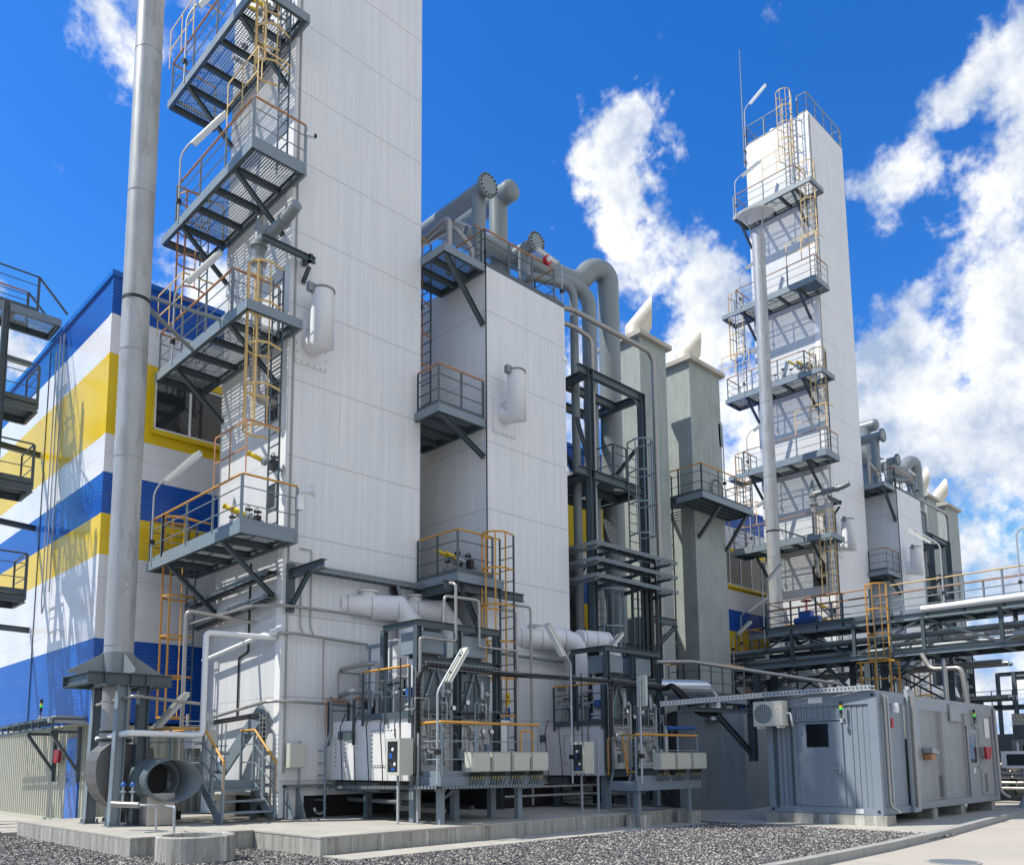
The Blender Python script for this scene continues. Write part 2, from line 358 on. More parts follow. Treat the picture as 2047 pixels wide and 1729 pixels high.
# ---------------------------------------------------------------- reusable builders
def grating(parent, x0, x1, y0, y1, z, along='y', sp=.062, mat='grating'):
    g = MB()
    if along == 'y':
        n = max(2, int((x1-x0)/sp))
        for i in range(n+1):
            x = x0+(x1-x0)*i/n; g.box(x-.006, x+.006, y0, y1, z-.034, z)
        k = int((y1-y0)/.07)
        for i in range(k+1):
            y = y0+(y1-y0)*i/max(1, k); g.box(x0, x1, y-.004, y+.004, z-.012, z-.001)
    else:
        n = max(2, int((y1-y0)/sp))
        for i in range(n+1):
            y = y0+(y1-y0)*i/n; g.box(x0, x1, y-.006, y+.006, z-.034, z)
        k = int((x1-x0)/.07)
        for i in range(k+1):
            x = x0+(x1-x0)*i/max(1, k); g.box(x-.004, x+.004, y0, y1, z-.012, z-.001)
    return g.build('grating', mat, parent)
def rail(parent, pts, h=1.1, top='yellow', post='greyl', sp=1.3, mids=(.40, .75), toe=True, pw=.075, r=.026):
    """guard rail along pts (deck-level points): toe board, posts, mid rails, top rail"""
    pts = [V(p) for p in pts]
    t = MB(); t.pipe([p+V((0, 0, h)) for p in pts], r, .06, 8, 3); gr = t.build('guard_rail', top, parent)
    for mz in mids: g = MB(); g.pipe([p+V((0, 0, h*mz)) for p in pts], .013, .02, 6, 1); g.build('mid_rail', post, gr)
    if toe:
        for a, b in zip(pts, pts[1:]): g = MB(); g.bar(a+V((0, 0, .07)), b+V((0, 0, .07)), .008, .13); g.build('toe_board', post, gr)
    done = []
    for a, b in zip(pts, pts[1:]):
        n = max(1, round((b-a).length/sp)); d = (b-a).normalized()
        for i in range(n+1):
            p = a+(b-a)*i/n
            if any((p-q).length < .1 for q in done): continue
            done.append(p); q = MB(); s = V((d.y, -d.x, 0)).normalized() if abs(d.z) < .9 else V((1, 0, 0))
            f = pw*.55; q.bar(p+V((0, 0, -.16)), p+V((0, 0, h-.02)), pw if abs(d.y) > abs(d.x) else .012, .012 if abs(d.y) > abs(d.x) else pw)
            q.bar(p-d*f*.3+V((0, 0, -.16)), p-d*f*.3+V((0, 0, h-.02)), .014, .05)
            q.build('post', post, gr)
    return gr
def deck(parent, x0, x1, y0, y1, z, hole=None, beams='x', nb=4, mat='grey', h=.2, along='y'):
    """steel frame of a platform whose walking level is z; hole = (y0, y1) left without grating"""
    f = MB()
    f.ibeam((x0, y0, z-h/2), (x0, y1, z-h/2), .08, h); f.ibeam((x1, y0, z-h/2), (x1, y1, z-h/2), .08, h)
    f.ibeam((x0, y0, z-h/2), (x1, y0, z-h/2), .08, h); f.ibeam((x0, y1, z-h/2), (x1, y1, z-h/2), .08, h)
    for i in range(1, nb):
        if beams == 'x': y = y0+(y1-y0)*i/nb; f.ibeam((x0, y, z-h/2-.02), (x1, y, z-h/2-.02), .09, h*.8)
        else: x = x0+(x1-x0)*i/nb; f.ibeam((x, y0, z-h/2-.02), (x, y1, z-h/2-.02), .09, h*.8)
    f.build('deck_frame', mat, parent)
    e = MB(); e.box(x0-.052, x0-.042, y0-.05, y1+.05, z-h, z+.02); e.box(x0-.041, x1+.04, y0-.055, y0-.045, z-h, z+.02); e.build('fascia', 'greyl', parent)  # strip in the paler grey paints the sunlit outer edge
    segs = [(y0+.03, y1-.03)]
    if hole: segs = [(a, b) for a, b in ((y0+.03, hole[0]), (hole[1], y1-.03)) if b-a > .15]
    for a, b in segs: grating(parent, x0+.03, x1-.03, a, b, z, along)
def brace(parent, p, q, w=.10, mat='grey'):
    g = MB(); g.ibeam(p, q, w, w*.9, .01); return g.build('brace', mat, parent)
def repeat_up(fn, name, mat, parent, z0, z1, step):
    q = MB(); fn(q, z0); o = q.build(name, mat, parent); k = 1
    while z0+k*step < z1:
        c = o.copy(); c.location = V(o.location)+V((0, 0, k*step)); COL.objects.link(c); c.parent = parent; k += 1
def ladder(name, label, base, ztop, face=(-1, 0), width=.5, cage=None, cmat='yellow', smat='grey', group=None, l2=None, hoop_r=.36, zcage=2.3, rmat=None):
    """vertical ladder at base; face = outward direction the climber's back points to; cage = (z0, z1)"""
    bx, by, bz = base; fx, fy = face; wx, wy = -fy, fx
    t = thing(name, label, 'ladder', base, group, l2)
    for s in (-1, 1):
        q = MB(); q.bar((bx+wx*s*width/2, by+wy*s*width/2, bz), (bx+wx*s*width/2, by+wy*s*width/2, ztop), .055 if abs(wx) < .5 else .02, .02 if abs(wx) < .5 else .055); q.build('stringer', smat, t)
    repeat_up(lambda q, z: q.bar((bx-wx*width/2, by-wy*width/2, z), (bx+wx*width/2, by+wy*width/2, z), .022), 'rung', rmat or smat, t, bz+.25, ztop-.05, .3)
    if cage:
        z0, z1 = cage; c = MB(); hr = hoop_r
        def hp(a): return (bx+fx*(.36+hr*math.cos(a))+wx*hr*math.sin(a)*1.0, by+fy*(.36+hr*math.cos(a))+wy*hr*math.sin(a))
        for a in (-1.5, -.75, 0, .75, 1.5):
            x, y = hp(a); c.bar((x, y, z0), (x, y, z1), .045 if abs(fx) < .5 and abs(a) < 1 or abs(fx) > .5 and abs(a) > 1 else .012, .012 if abs(fx) < .5 and abs(a) < 1 or abs(fx) > .5 and abs(a) > 1 else .045)
        cg = c.build('cage', cmat, t)
        n = max(1, round((z1-z0)/.95))
        for i in range(n+1):
            z = z0+(z1-z0)*i/n; h = MB(); pl = [(bx+wx*width/2, by+wy*width/2)]+[hp(a) for a in [1.6-k*.2 for k in range(17)]]+[(bx-wx*width/2, by-wy*width/2)]
            for a, b in zip(pl, pl[1:]): h.bar((a[0], a[1], z), (b[0], b[1], z), .012, .05)
            h.build('hoop', cmat, cg)
    return t
def tube_lamp(label, foot, top, elbow, end, group, l2=None, cat='lamp', w=.13):
    """fluorescent luminaire on a bent galvanised pole"""
    t = thing('tube_lamp', label, cat, foot, group, l2)
    g = MB(); g.pipe([foot, top, elbow, V(elbow)+(V(end)-V(elbow))*.9], .024, .18, 8); g.build('pole', 'galv', t)
    e0 = V(elbow)+(V(end)-V(elbow))*.12; e1 = V(end); d = (e1-e0).normalized(); dn = d.cross(V((0, 0, 1)).cross(d)).normalized()
    if dn.z > 0: dn = -dn
    off = dn*.075
    h = MB(); h.bar(e0+off, e1+off, w, .05); b_ = h.build('housing', 'cabinet', t)
    h = MB(); h.bar(e0+off+d*.03+dn*.04, e1+off-d*.03+dn*.04, w*.8, .05); h.build('diffuser', 'lens', t)
    for k in (.25, .75):
        h = MB(); p = e0+(e1-e0)*k; h.bar(p-dn*.02, p+off, .03); h.build('clamp', 'bolt', t)
    h = MB(); h.box(foot[0]-.05, foot[0]+.05, foot[1]-.05, foot[1]+.05, foot[2]+.55, foot[2]+.65); h.build('junction_box', 'black', t)
    return t
def pipe(name, label, pts, r, mat, cat='pipe', bend=None, n=10, group=None, l2=None, flanges=()):
    t = MB(); t.pipe(pts, r, bend, n)
    if not flanges:
        return tagm(t.build(name, mat), label, cat, group, None, l2)
    root = thing(name, label, cat, tuple(V(pts[0])), group, l2); t.build('tube', mat, root)
    for c, nn in flanges:
        f = MB(); f.disc(c, nn, r*1.55, .05, 18); f.bolts(V(c)+V(nn).normalized()*.0, nn, r*1.3, 8, .02, .10); f.build('flange', mat, root)
    return root
def valve(mb_body, mb_act, p, s=1.0, d=(1, 0, 0)):
    p = V(p); d = V(d).normalized(); mb_body.disc(p-d*.09*s, d, .06*s, .02, 10); mb_body.disc(p+d*.09*s, d, .06*s, .02, 10)
    mb_body.sweep([p-d*.1*s, p, p+d*.1*s], 0, 8, True, [.035*s, .05*s, .035*s]); mb_body.bar(p, p+V((0, 0, .2*s)), .02*s); mb_act.disc(p+V((0, 0, .2*s)), (0, 0, 1), .07*s, .02*s, 10)
def text(s, size, loc, rot, mat, parent, name='lettering', ext=.002):
    c = bpy.data.curves.new(name, 'FONT'); c.body = s; c.size = size; c.extrude = ext; c.align_x = 'CENTER'; c.align_y = 'CENTER'
    o = bpy.data.objects.new(name, c); COL.objects.link(o); o.parent = parent
    pp = parent; l = V(loc)
    while pp is not None: l = l-pp.location; pp = pp.parent
    o.location = l; o.rotation_euler = rot; c.materials.append(M[mat]); return o
# ---------------------------------------------------------------- ground
g = MB(); g.add([(-400, -400, -.03), (900, -400, -.03), (900, 900, -.03), (-400, 900, -.03)], [(0, 1, 2, 3)]); struct(g.build('ground', 'road'))
g = MB(); g.prism([(-9, 6.0), (11.5, 6.05), (17.7, 6.3), (18.1, 9.0), (18.3, 12.2), (18.3, 22), (5.2, 34), (-9, 34)], 'z', -.02, -.004); struct(g.build('gravel_bed', 'gravel'))
kp = [(-9, 5.85), (11.5, 5.93), (14.5, 6.0), (17.6, 6.18), (22, 6.6), (26.7, 7.1), (34, 7.9), (45, 9)]
def ribbon(pts, w, z0, z1, name, mat):
    g = MB(); a = []; b = []
    for i, p in enumerate(pts):
        q0 = V(pts[max(0, i-1)]); q1 = V(pts[min(len(pts)-1, i+1)]); d = (q1-q0).normalized(); nn = V((-d.y, d.x)); a.append(V(p)+nn*w/2); b.append(V(p)-nn*w/2)
    for i in range(len(pts)-1):
        g.prism([b[i], b[i+1]-(V(pts[i+1])-V(pts[i])).normalized()*.008, a[i+1]-(V(pts[i+1])-V(pts[i])).normalized()*.008, a[i]], 'z', z0, z1)
    return struct(g.build(name, mat))
kk = []
for a, b in zip(kp, kp[1:]):
    n = max(1, round((V(b)-V(a)).length/1.0)); kk += [tuple(V(a)+(V(b)-V(a))*i/n) for i in range(n)]
ribbon(kk+[kp[-1]], .17, -.1, .10, 'kerb', 'kerb')
g = MB(); g.prism([(17.75, 6.32), (26.7, 7.25), (45, 9.2), (45, 30), (18.35, 22), (18.35, 12.2), (18.15, 9.0)], 'z', -.02, .012); struct(g.build('pavement', 'conctop'))
g = MB()
for i in range(9): g.box(7.62+i*1.12, 7.62+i*1.12+1.11, 11.42, 12.26, -.02, .012)
struct(g.build('footpath', 'conctop'))
def plinth(poly, z, nm, lab):
    t = thing(nm, lab, 'plinth', (poly[0][0], poly[0][1], 0))
    g = MB(); g.prism(poly, 'z', -.05, z-.03); g.build('side', 'concrete', t)
    c = V((sum(p[0] for p in poly)/len(poly), sum(p[1] for p in poly)/len(poly)))
    g = MB(); g.prism([(V(p)+(c-V(p)).normalized()*-.012) for p in poly], 'z', z-.03, z); g.build('top_slab', 'slabtop', t)
plinth([(7.6, 12.3), (18.05, 12.3), (18.05, 21.6), (7.6, 21.6)], .31, 'equipment_plinth', 'wide concrete plinth with rust-stained edge under the tall white towers')
plinth([(5.4, 14.56), (7.58, 14.56), (7.58, 21.1), (5.4, 21.1)], .316, 'stack_plinth', 'small sunlit concrete plinth stepped back under the round exhaust stack')
g = MB(); g.prism([(-9, 21.2), (7.1, 21.2), (7.1, 34), (-9, 34)], 'z', -.02, .07); struct(g.build('yard_slab', 'conctop'))
g = MB(); g.box(4.9, 5.05, 20.9, 21.1, 0, .12); tagm(g.build('concrete_offcut', 'concrete'), 'little concrete block lying on the gravel beside the end of the small plinth', 'block')
# crushed stone in front: real stones over the gravel bed
def stones():
    n = 42000; xs = rng.uniform(3.2, 18.1, n); ys = rng.uniform(6.03, 14.6, n)
    keep = []
    for x, y in zip(xs, ys):
        if y > 11.40 and x > 7.5: continue
        keep.append((x, y))
    ex = rng.uniform((2.2, 13.5), (5.42, 21.0), (7000, 2)); keep += [tuple(p) for p in ex if not (p[0] > 5.38 and p[1] > 14.5)]
    base = np.array([(1, 0, 0), (-1, 0, 0), (0, 1, 0), (0, -1, 0), (0, 0, 1), (0, 0, -1)], float)
    fc = np.array([(0, 2, 4), (2, 1, 4), (1, 3, 4), (3, 0, 4), (2, 0, 5), (1, 2, 5), (3, 1, 5), (0, 3, 5)])
    K = len(keep); P = np.array(keep); sz = rng.uniform(.011, .026, (K, 1, 3)) * np.array([1.1, 1.1, .8])
    A = rng.uniform(0, 6.28, K); vv = base[None]*(1+rng.uniform(-.3, .3, (K, 6, 1)))*sz
    T = rng.uniform(-.6, .6, K); c, s = np.cos(T), np.sin(T); y = vv[:, :, 1]*c[:, None]-vv[:, :, 2]*s[:, None]; z = vv[:, :, 1]*s[:, None]+vv[:, :, 2]*c[:, None]
    c, s = np.cos(A), np.sin(A); x2 = vv[:, :, 0]*c[:, None]-y*s[:, None]; y2 = vv[:, :, 0]*s[:, None]+y*c[:, None]
    out = np.stack([x2+P[:, :1], y2+P[:, 1:2], z+rng.uniform(0, .012, (K, 1))], 2).reshape(-1, 3)
    F = (fc[None]+np.arange(K)[:, None, None]*6).reshape(-1, 3)
    me = bpy.data.meshes.new('crushed_stone'); me.from_pydata(out.tolist(), [], F.tolist()); me.materials.append(M['stone'])
    o = bpy.data.objects.new('crushed_stone', me); COL.objects.link(o); tagm(o, 'loose grey crushed stone spread in front of the plinths', 'gravel', None, 'stuff')
stones()
# ---------------------------------------------------------------- striped hall
def hall():
    t = thing('striped_hall', 'large hall clad in blue, white and yellow stripes behind the thick stack', 'building', (7, 21.75, BZ))
    g = MB(); g.box(7.0, 66, 21.75, 48, 2.55, 14.05); g.build('cladding', 'clad', t)
    g = MB(); g.box(6.94, 66.1, 21.69, 21.78, 14.05, 14.2); g.box(6.94, 7.03, 21.78, 48, 14.05, 14.2); g.box(7.04, 66, 21.79, 48, 14.02, 14.1)
    h = MB(); h.box(6.985, 7.14, 21.732, 21.748, 2.5, 14.05); h.box(6.985, 6.998, 21.7485, 21.9, 2.5, 14.05); h.build('corner_flashing', 'clad', t)
    M['cladcap'] = M['blueplain']; g.build('parapet_trim', 'blueplain', t)
    b = MB(); b.box(7.14, 66, 21.9, 47.9, 0.05, 2.5); bb = b.build('base_wall', 'cabinet', t)
    c = MB()
    y = 21.9
    while y < 34: c.prism([(y, 7.14), (y+.03, 7.10), (y+.11, 7.10), (y+.14, 7.14)], 'z', .12, 2.5) if False else c.add([(7.14, y, .12), (7.09, y+.03, .12), (7.09, y+.10, .12), (7.14, y+.13, .12), (7.14, y, 2.5), (7.09, y+.03, 2.5), (7.09, y+.10, 2.5), (7.14, y+.13, 2.5)], [(0, 1, 5, 4), (1, 2, 6, 5), (2, 3, 7, 6)]); y += .2
    x = 7.2
    while x < 30: c.add([(x, 21.9, .12), (x+.03, 21.85, .12), (x+.10, 21.85, .12), (x+.13, 21.9, .12), (x, 21.9, 2.5), (x+.03, 21.85, 2.5), (x+.10, 21.85, 2.5), (x+.13, 21.9, 2.5)], [(0, 1, 5, 4), (1, 2, 6, 5), (2, 3, 7, 6)]); x += .2
    c.build('corrugated_sheet', 'beige', t)
    c = MB(); c.box(7.02, 7.135, 21.87, 34, .05, .16); c.box(7.0, 7.135, 21.8, 34, 2.5, 2.546); c.build('drip_sill', 'beige', t)
    d = MB(); d.box(7.04, 7.085, 22.6, 23.5, .1, 2.2); dd = d.build('door', 'blueplain', t)
    h = MB(); h.box(6.99, 7.04, 23.35, 23.4, 1.1, 1.2); h.build('handle', 'galv', dd)
    for (x0, x1, z0, z1, k) in ((8.17, 10.05, 10.23, 11.72, 2), (15.2, 17.4, 10.2, 11.7, 2), (35.3, 42.5, 10.05, 11.75, 7)):
        f = MB(); f.box(x0, x1, 21.70, 21.745, z0, z0+.06); f.box(x0, x1, 21.70, 21.745, z1-.06, z1); 
        for i in range(k+1): x = x0+(x1-x0)*i/k; f.box(x-.03, x+.03, 21.702, 21.747, z0+.06, z1-.06)
        w = f.build('window', 'white', t)
        p = MB(); p.box(x0, x1, 21.735, 21.743, z0+.05, z1-.05); p.build('pane', 'glass', w)
        p = MB(); p.box(x0-.1, x1+.1, 21.66, 21.74, z1+.005, z1+.06); p.box(x0-.1, x0-.03, 21.68, 21.744, z0-.02, z1+.005); p.build('surround', 'yellowpaint', w); p = MB(); p.box(x0-.08, x1+.08, 21.62, 21.745, z0-.14, z0-.02); p.build('sill', 'yellowpaint', w)
    g = MB(); g.box(6.93, 6.96, 25.5, 25.53, 6.3, 13.9); g.pipe([(6.9, 25.7, 13.9), (6.9, 25.7, 6.0), (6.9, 25.9, 5.7), (6.9, 26.0, 6.2), (6.9, 26.0, 13.5)], .018, .1, 6); g.build('earthing_cable', 'galv', t)
    g = MB(); g.box(6.975, 6.995, 26.95, 26.98, 2.6, 13.9); g.build('joint_cover', 'grey', t)
M['yellowpaint'] = mk_paint('yellow_trim_paint', (.70, .50, .01), .35, .06)
M['beige'] = mk_paint('beige_corrugated_sheet', (.46, .46, .37), .4, .12)
hall()
# ---------------------------------------------------------------- tall cold box tower
X1, Y1, W1, D1, ZT = 9.3, 16.79, 3.83, 3.42, 33.15
def tower():
    t = thing('cold_box_tower', 'tallest white tower, cut off above, beside the thick scuffed stack', 'tower', (X1, Y1, .31), 'tall white towers',
              'tall slender white tower with its railed roof in full view')
    g = MB(); g.box(X1, X1+W1, Y1, Y1+D1, 5.2, ZT); g.build('shaft', 'panel', t)
    g = MB(); g.box(X1, X1+W1, Y1, Y1+D1+.42, .80, 5.2); g.build('base_casing', 'panel', t)
    for a, b, c_, d in ((0, .62, 0, .5), (0, .62, 3.2, 3.8), (3.2, W1, 0, .5)): g = MB(); g.box(X1+a, X1+b, Y1+c_, Y1+d, .34, .80); g.build('foot', 'whitep', t)
    g = MB()
    for dx in (.12, .42): g.add([(X1+dx, Y1-.42, .33), (X1+dx+.03, Y1-.42, .33), (X1+dx+.03, Y1-.01, .33), (X1+dx, Y1-.01, .33), (X1+dx, Y1-.1, 1.0), (X1+dx+.03, Y1-.1, 1.0), (X1+dx+.03, Y1-.01, 1.0), (X1+dx, Y1-.01, 1.0)], [(0, 1, 5, 4), (1, 2, 6, 5), (2, 3, 7, 6), (3, 0, 4, 7), (4, 5, 6, 7)])
    g.build('gusset_plates', 'greyl', t)
    g = MB(); g.box(X1+.7, X1+W1-.1, Y1+.15, Y1+3.7, .33, .795); g.build('underside_shade', 'dark', t)  # dark block stands in for the shade under the tower
    g = MB(); g.pipe([V((X1+1.1, Y1+.1, .52))+V((.14*math.cos(a), 0, .14*math.sin(a))) for a in [3.14+i*.35 for i in range(10)]], .03, 0, 8); g.build('lifting_eye', 'whitep', t)
    for (y, z, s) in ((Y1+.72, 9.45, .95), (Y1+.62, 7.35, .55), (Y1+1.9, 6.75, .5), (Y1+2.6, 6.9, .35)):
        g = MB(); g.box(X1-.012, X1-.002, y-s*.32, y+s*.32, z, z+s); h = g.build('hatch_opening', 'dark', t)  # flat dark sheet paints the shade inside the opening
        g = MB(); g.box(X1-.03, X1-.0, y-s*.32-.03, y-s*.32, z-.03, z+s+.03); g.box(X1-.03, X1, y+s*.32, y+s*.32+.03, z-.03, z+s+.03); g.box(X1-.03, X1, y-s*.32, y+s*.32, z-.03, z); g.box(X1-.03, X1, y-s*.32, y+s*.32, z+s, z+s+.03); g.build('frame', 'galv', h)
    g = MB(); g.box(X1-.02, X1+.0, Y1+.02, Y1+.26, .9, ZT-.3); g.build('corner_cover', 'whitep', t)
    g = MB(); g.sweep([(X1+.10, Y1-.03, 1.3), (X1+.10, Y1-.03, ZT-.2)], .02, 6); g.build('earthing_cable', 'stain', t)
    r = MB(); 
    for a, b in (((X1+.06, Y1+.06), (X1+W1-.06, Y1+.06)), ((X1+W1-.06, Y1+.06), (X1+W1-.06, Y1+D1-.06)), ((X1+W1-.06, Y1+D1-.06), (X1+.06, Y1+D1-.06)), ((X1+.06, Y1+D1-.06), (X1+.06, Y1+.06))): pass
    rail(t, [(X1+.05, Y1+1.35, ZT), (X1+.05, Y1+D1-.05, ZT), (X1+W1-.05, Y1+D1-.05, ZT), (X1+W1-.05, Y1+.05, ZT), (X1+.05, Y1+.05, ZT), (X1+.05, Y1+.55, ZT)], 1.1, 'greyl', 'grey', 1.0)
    g = MB(); g.disc((X1+.15, Y1+2.0, ZT+.12), (1, 0, 0), .17, .03, 16); g.box(X1+.135, X1+.165, Y1+1.83, Y1+2.17, ZT, ZT+.12); g.build('lifting_lug', 'whitep', t)
    return t
M['whitep'] = M['white']
tower()
t = thing('relief_stack', '@', 'lightning rod', (X1-.05, Y1+D1+.05, ZT-1.2), None, 'thin lightning rod standing on the back roof corner of the far tower')
t.name = 'lightning_rod'
g = MB(); g.sweep([(X1-.05, Y1+D1+.05, ZT-1.2), (X1-.05, Y1+D1+.05, ZT+1.2), (X1-.05, Y1+D1+.05, ZT+5.6)], .03, 6, True, [.04, .035, .018]); g.build('mast', 'greyl', t)
for zz in (ZT-.9, ZT-.3): g = MB(); g.box(X1-.1, X1+.02, Y1+D1-.02, Y1+D1+.1, zz, zz+.1); g.build('clamp', 'bolt', t)
# platforms up the left face of the tower
LV = [6.50, 11.48, 15.27, 19.22, 23.65, 28.65]
NMS = ['lowest', 'second lowest', 'third', 'fourth', 'fifth', 'highest']
XO, XI, YF, YB = 8.0, 9.2, 16.28, 21.18
def tower_platform(i):
    z = LV[i]; back = (i % 2 == 1)   # where the ladder from below comes up
    # level 0: ladder from below at the back; 1: front; 2: back; 3: front; 4: back; 5: front
    front = (i % 2 == 1)
    nm = NMS[i]
    t = thing('access_platform', '@' if i > 3 else f'{nm} grating platform on the sunlit face of the near tower', 'platform', (XO, YF, z), 'platforms up the tall towers', f'{nm} grating platform on the sunlit face of the far tower')
    yb = YB if i in (0, 1, 3) else YB-(.95 if i % 2 else 0)
    if i == 5: yb = 20.3
    hole = (16.34, 17.0) if front else (20.45, 21.1)
    deck(t, XO, XI, YF, yb, z, hole, 'x', 5)
    g = MB(); g.box(XI+.05, XI+.12, YF-.05, Y1-.01, z-.2, z+.02); g.build('outrigger', 'greyl', t)
    for y in (17.2, 20.1):
        brace(t, (XO+.05, y, z-.2), (X1-.01, y, z-1.25))
    top = 'yellow' if i == 0 else 'orange'
    if i % 2 == 0:
        rail(t, [(X1+.0, YF, z), (XO, YF, z), (XO, 20.4, z)], 1.1, top)
        rail(t, [(XO, 20.4, z), (X1-.05, 20.4, z)], 1.1, top, toe=False, sp=1.1)
        if i == 0: rail(t, [(XO, 20.4, z), (XO, YB, z), (X1-.1, YB, z)], 1.1, top, sp=1.0)
    else:
        rail(t, [(XO, 17.05, z), (XO, min(yb, 21.1), z), (X1-.1, min(yb, 21.1), z)], 1.1, top)
        rail(t, [(X1-.15, 17.05, z), (XO, 17.05, z)], 1.1, top, toe=False, sp=1.2)
    return t
for i in range(6): tower_platform(i)
# ladders between them: back, front, back, ...
LX = 8.92
def cladder(y, z0, z1, lab, l2, cm, extra=None):
    return ladder('caged_ladder', lab, (LX, y, z0), z1+1.15, (-1, 0), .48, (z0+2.3, z1+1.15), cm, 'grey', 'caged ladders of the tall towers', l2)
cladder(20.78, .35, LV[0], 'caged ladder with ochre hoops from the ground to the lowest tower platform', 'caged ladder below the lowest platform of the far tower', 'yellow')
cladder(16.68, LV[0], LV[1], 'long caged ladder near the tower corner rising from the lowest platform', 'caged ladder near the corner rising from the lowest platform of the far tower', 'pale')
cladder(20.78, LV[1], LV[2], 'caged ladder behind the second platform of the near tower, seen against the sky', 'caged ladder at the back of the far tower above its second platform', 'orange')
cladder(16.68, LV[2], LV[3], 'caged ladder with pale hoops near the top edge of the photo on the near tower', 'caged ladder by the corner between third and fourth platforms of the far tower', 'pale')
cladder(20.78, LV[3], LV[4], '@', 'caged ladder at the back above the fourth platform of the far tower', 'pale')
cladder(16.68, LV[4], LV[5], '@', 'caged ladder by the corner between the two highest platforms of the far tower', 'pale')
ladder('caged_ladder', '@', (9.12, 17.75, LV[5]), ZT+1.25, (-1, 0), .48, (LV[5]+2.2, ZT+1.2), 'pale', 'grey', 'caged ladders of the tall towers', 'caged ladder from the highest platform over the roof edge of the far tower')
# safety gates: small ochre rails round the ladder heads
for i, yy in ((0, 16.9), (1, 20.6), (2, 16.9), (3, 20.6), (4, 16.9), (5, 17.9)):
    z = LV[i]+1.1
    t = thing('cage_extension', '@' if i > 3 else f'ochre rail frame above the {NMS[i]} platform rail of the near tower', 'guard', (XO, yy, z), 'ochre rail extensions of the towers', f'pale ochre rail frame above the {NMS[i]} platform rail of the far tower')
    g = MB(); y0, y1 = yy-.75, yy+.75
    for y in (y0, yy, y1): g.bar((XO, y, z), (XO, y, z+1.15), .04, .014)
    g.bar((XO, y0, z+1.15), (XO, y1, z+1.15), .014, .04); g.bar((XO, y0, z+.55), (XO, y1, z+.55), .014, .04)
    g.bar((XO, y0, z+1.15), (LX-.1, y0, z+1.15), .014, .04); g.build('rails', 'pale' if i else 'orange', t)
# lamps on the platforms' back corners
for i in range(6):
    z = LV[i]; yb = 20.15 if i else 20.9
    tube_lamp('@' if i > 3 else f'long tube lamp on a bent pole over the {NMS[i]} platform of the near tower', (XO-.06, yb, z-.1), (XO-.06, yb, z+1.75), (XO+.02, yb-.15, z+1.98), (XO+.58, yb-1.1, z+2.75),
              'tube lamps of the tower platforms', f'small tube lamp on a bent pole over the {NMS[i]} platform of the far tower')
tube_lamp('@', (X1-.02, Y1+D1-.05, ZT), (X1-.02, Y1+D1-.05, ZT+2.0), (X1-.02, Y1+D1-.2, ZT+2.2), (X1-.02, Y1+D1-1.3, ZT+2.8), 'tube lamps of the tower platforms', 'tube lamp on a bent pole at the roof corner of the far tower')
# valve clusters on lowest and fourth levels
def valve_cluster(lab, l2, x, y, z, k=4):
    t = thing('valve_cluster', lab, 'valves', (x, y, z), 'valve groups on the tower face', l2)
    for j in range(k):
        yy = y+j*.42; zz = z+(.15 if j % 2 else .0)
        b = MB(); b.sweep([(x+.28, yy, zz), (x-.02, yy, zz)], .035, 8); a_ = MB(); valve(b, a_, (x+.05, yy, zz), 1.3); vv = b.build('valve_body', 'galv', t); a_.build('hand_wheel', 'bolt', vv)
        if j < 2:
            c = MB(); d = V((-.62, .55, .42)).normalized(); p = V((x-.05, yy, zz+.08)); c.sweep([p+d*.2, p+d*.22, p+d*.5, p+d*.52], .05, 12, True, [.04, .055, .055, .04]); c.disc(p+d*.54, d, .07, .03, 12); c.build('actuator', 'yvalve', vv); c = MB(); c.disc(p+d*.14, d, .10, .07, 16); c.disc(p+d*.05, d, .055, .14, 12); c.bolts(p+d*.14, d, .085, 8, .012, .1); c.build('bonnet', 'galv', vv); c = MB(); c.box(x-.12, x+.0, yy-.28, yy-.12, zz-.12, zz+.1); c.pipe([(x-.05, yy-.2, zz+.1), (x-.05, yy-.2, zz+.3), (x-.05, yy, zz+.28), (x, yy, zz)], .01, .05, 5); c.build('positioner', 'black', vv)
valve_cluster('black and yellow actuated valves behind the lowest platform rail of the near tower', 'actuated valves on the lowest platform of the far tower', 9.0, 17.6, 7.0, 5)
valve_cluster('yellow actuated valve beside the ladder above the lowest platform', 'valve beside the ladder above the lowest platform of the far tower', 9.05, 16.98, 8.15, 1)
valve_cluster('valves on the fourth platform of the near tower at the top of the frame', 'cluster of black and yellow valves on the fourth platform of the far tower', 9.0, 17.4, 19.9, 6)
t = thing('loudspeaker', 'white horn loudspeaker on the lowest platform rail at the tower corner', 'loudspeaker', (9.4, YF, 7.5)); g = MB(); p = V((9.38, YF-.02, 7.5)); d = V((.75, -.6, .1)).normalized(); g.sweep([p, p+d*.12, p+d*.22, p+d*.3], 0, 18, True, [.05, .06, .11, .17]); g.build('horn', 'whitep', t); g = MB(); g.box(9.28, 9.42, YF-.08, YF+.06, 7.07, 7.39); g.build('bracket_box', 'whitep', t)
t = thing('camera', 'small camera on the third platform rail at the tower corner', 'camera', (9.6, YF, 16.1)); g = MB(); g.bar((9.32, YF-.02, 16.15), (9.45, YF-.15, 16.1), .09); g.build('housing', 'whitep', t); g = MB(); g.bar((9.45, YF-.15, 16.1), (9.48, YF-.18, 16.09), .07); g.build('lens', 'black', t)
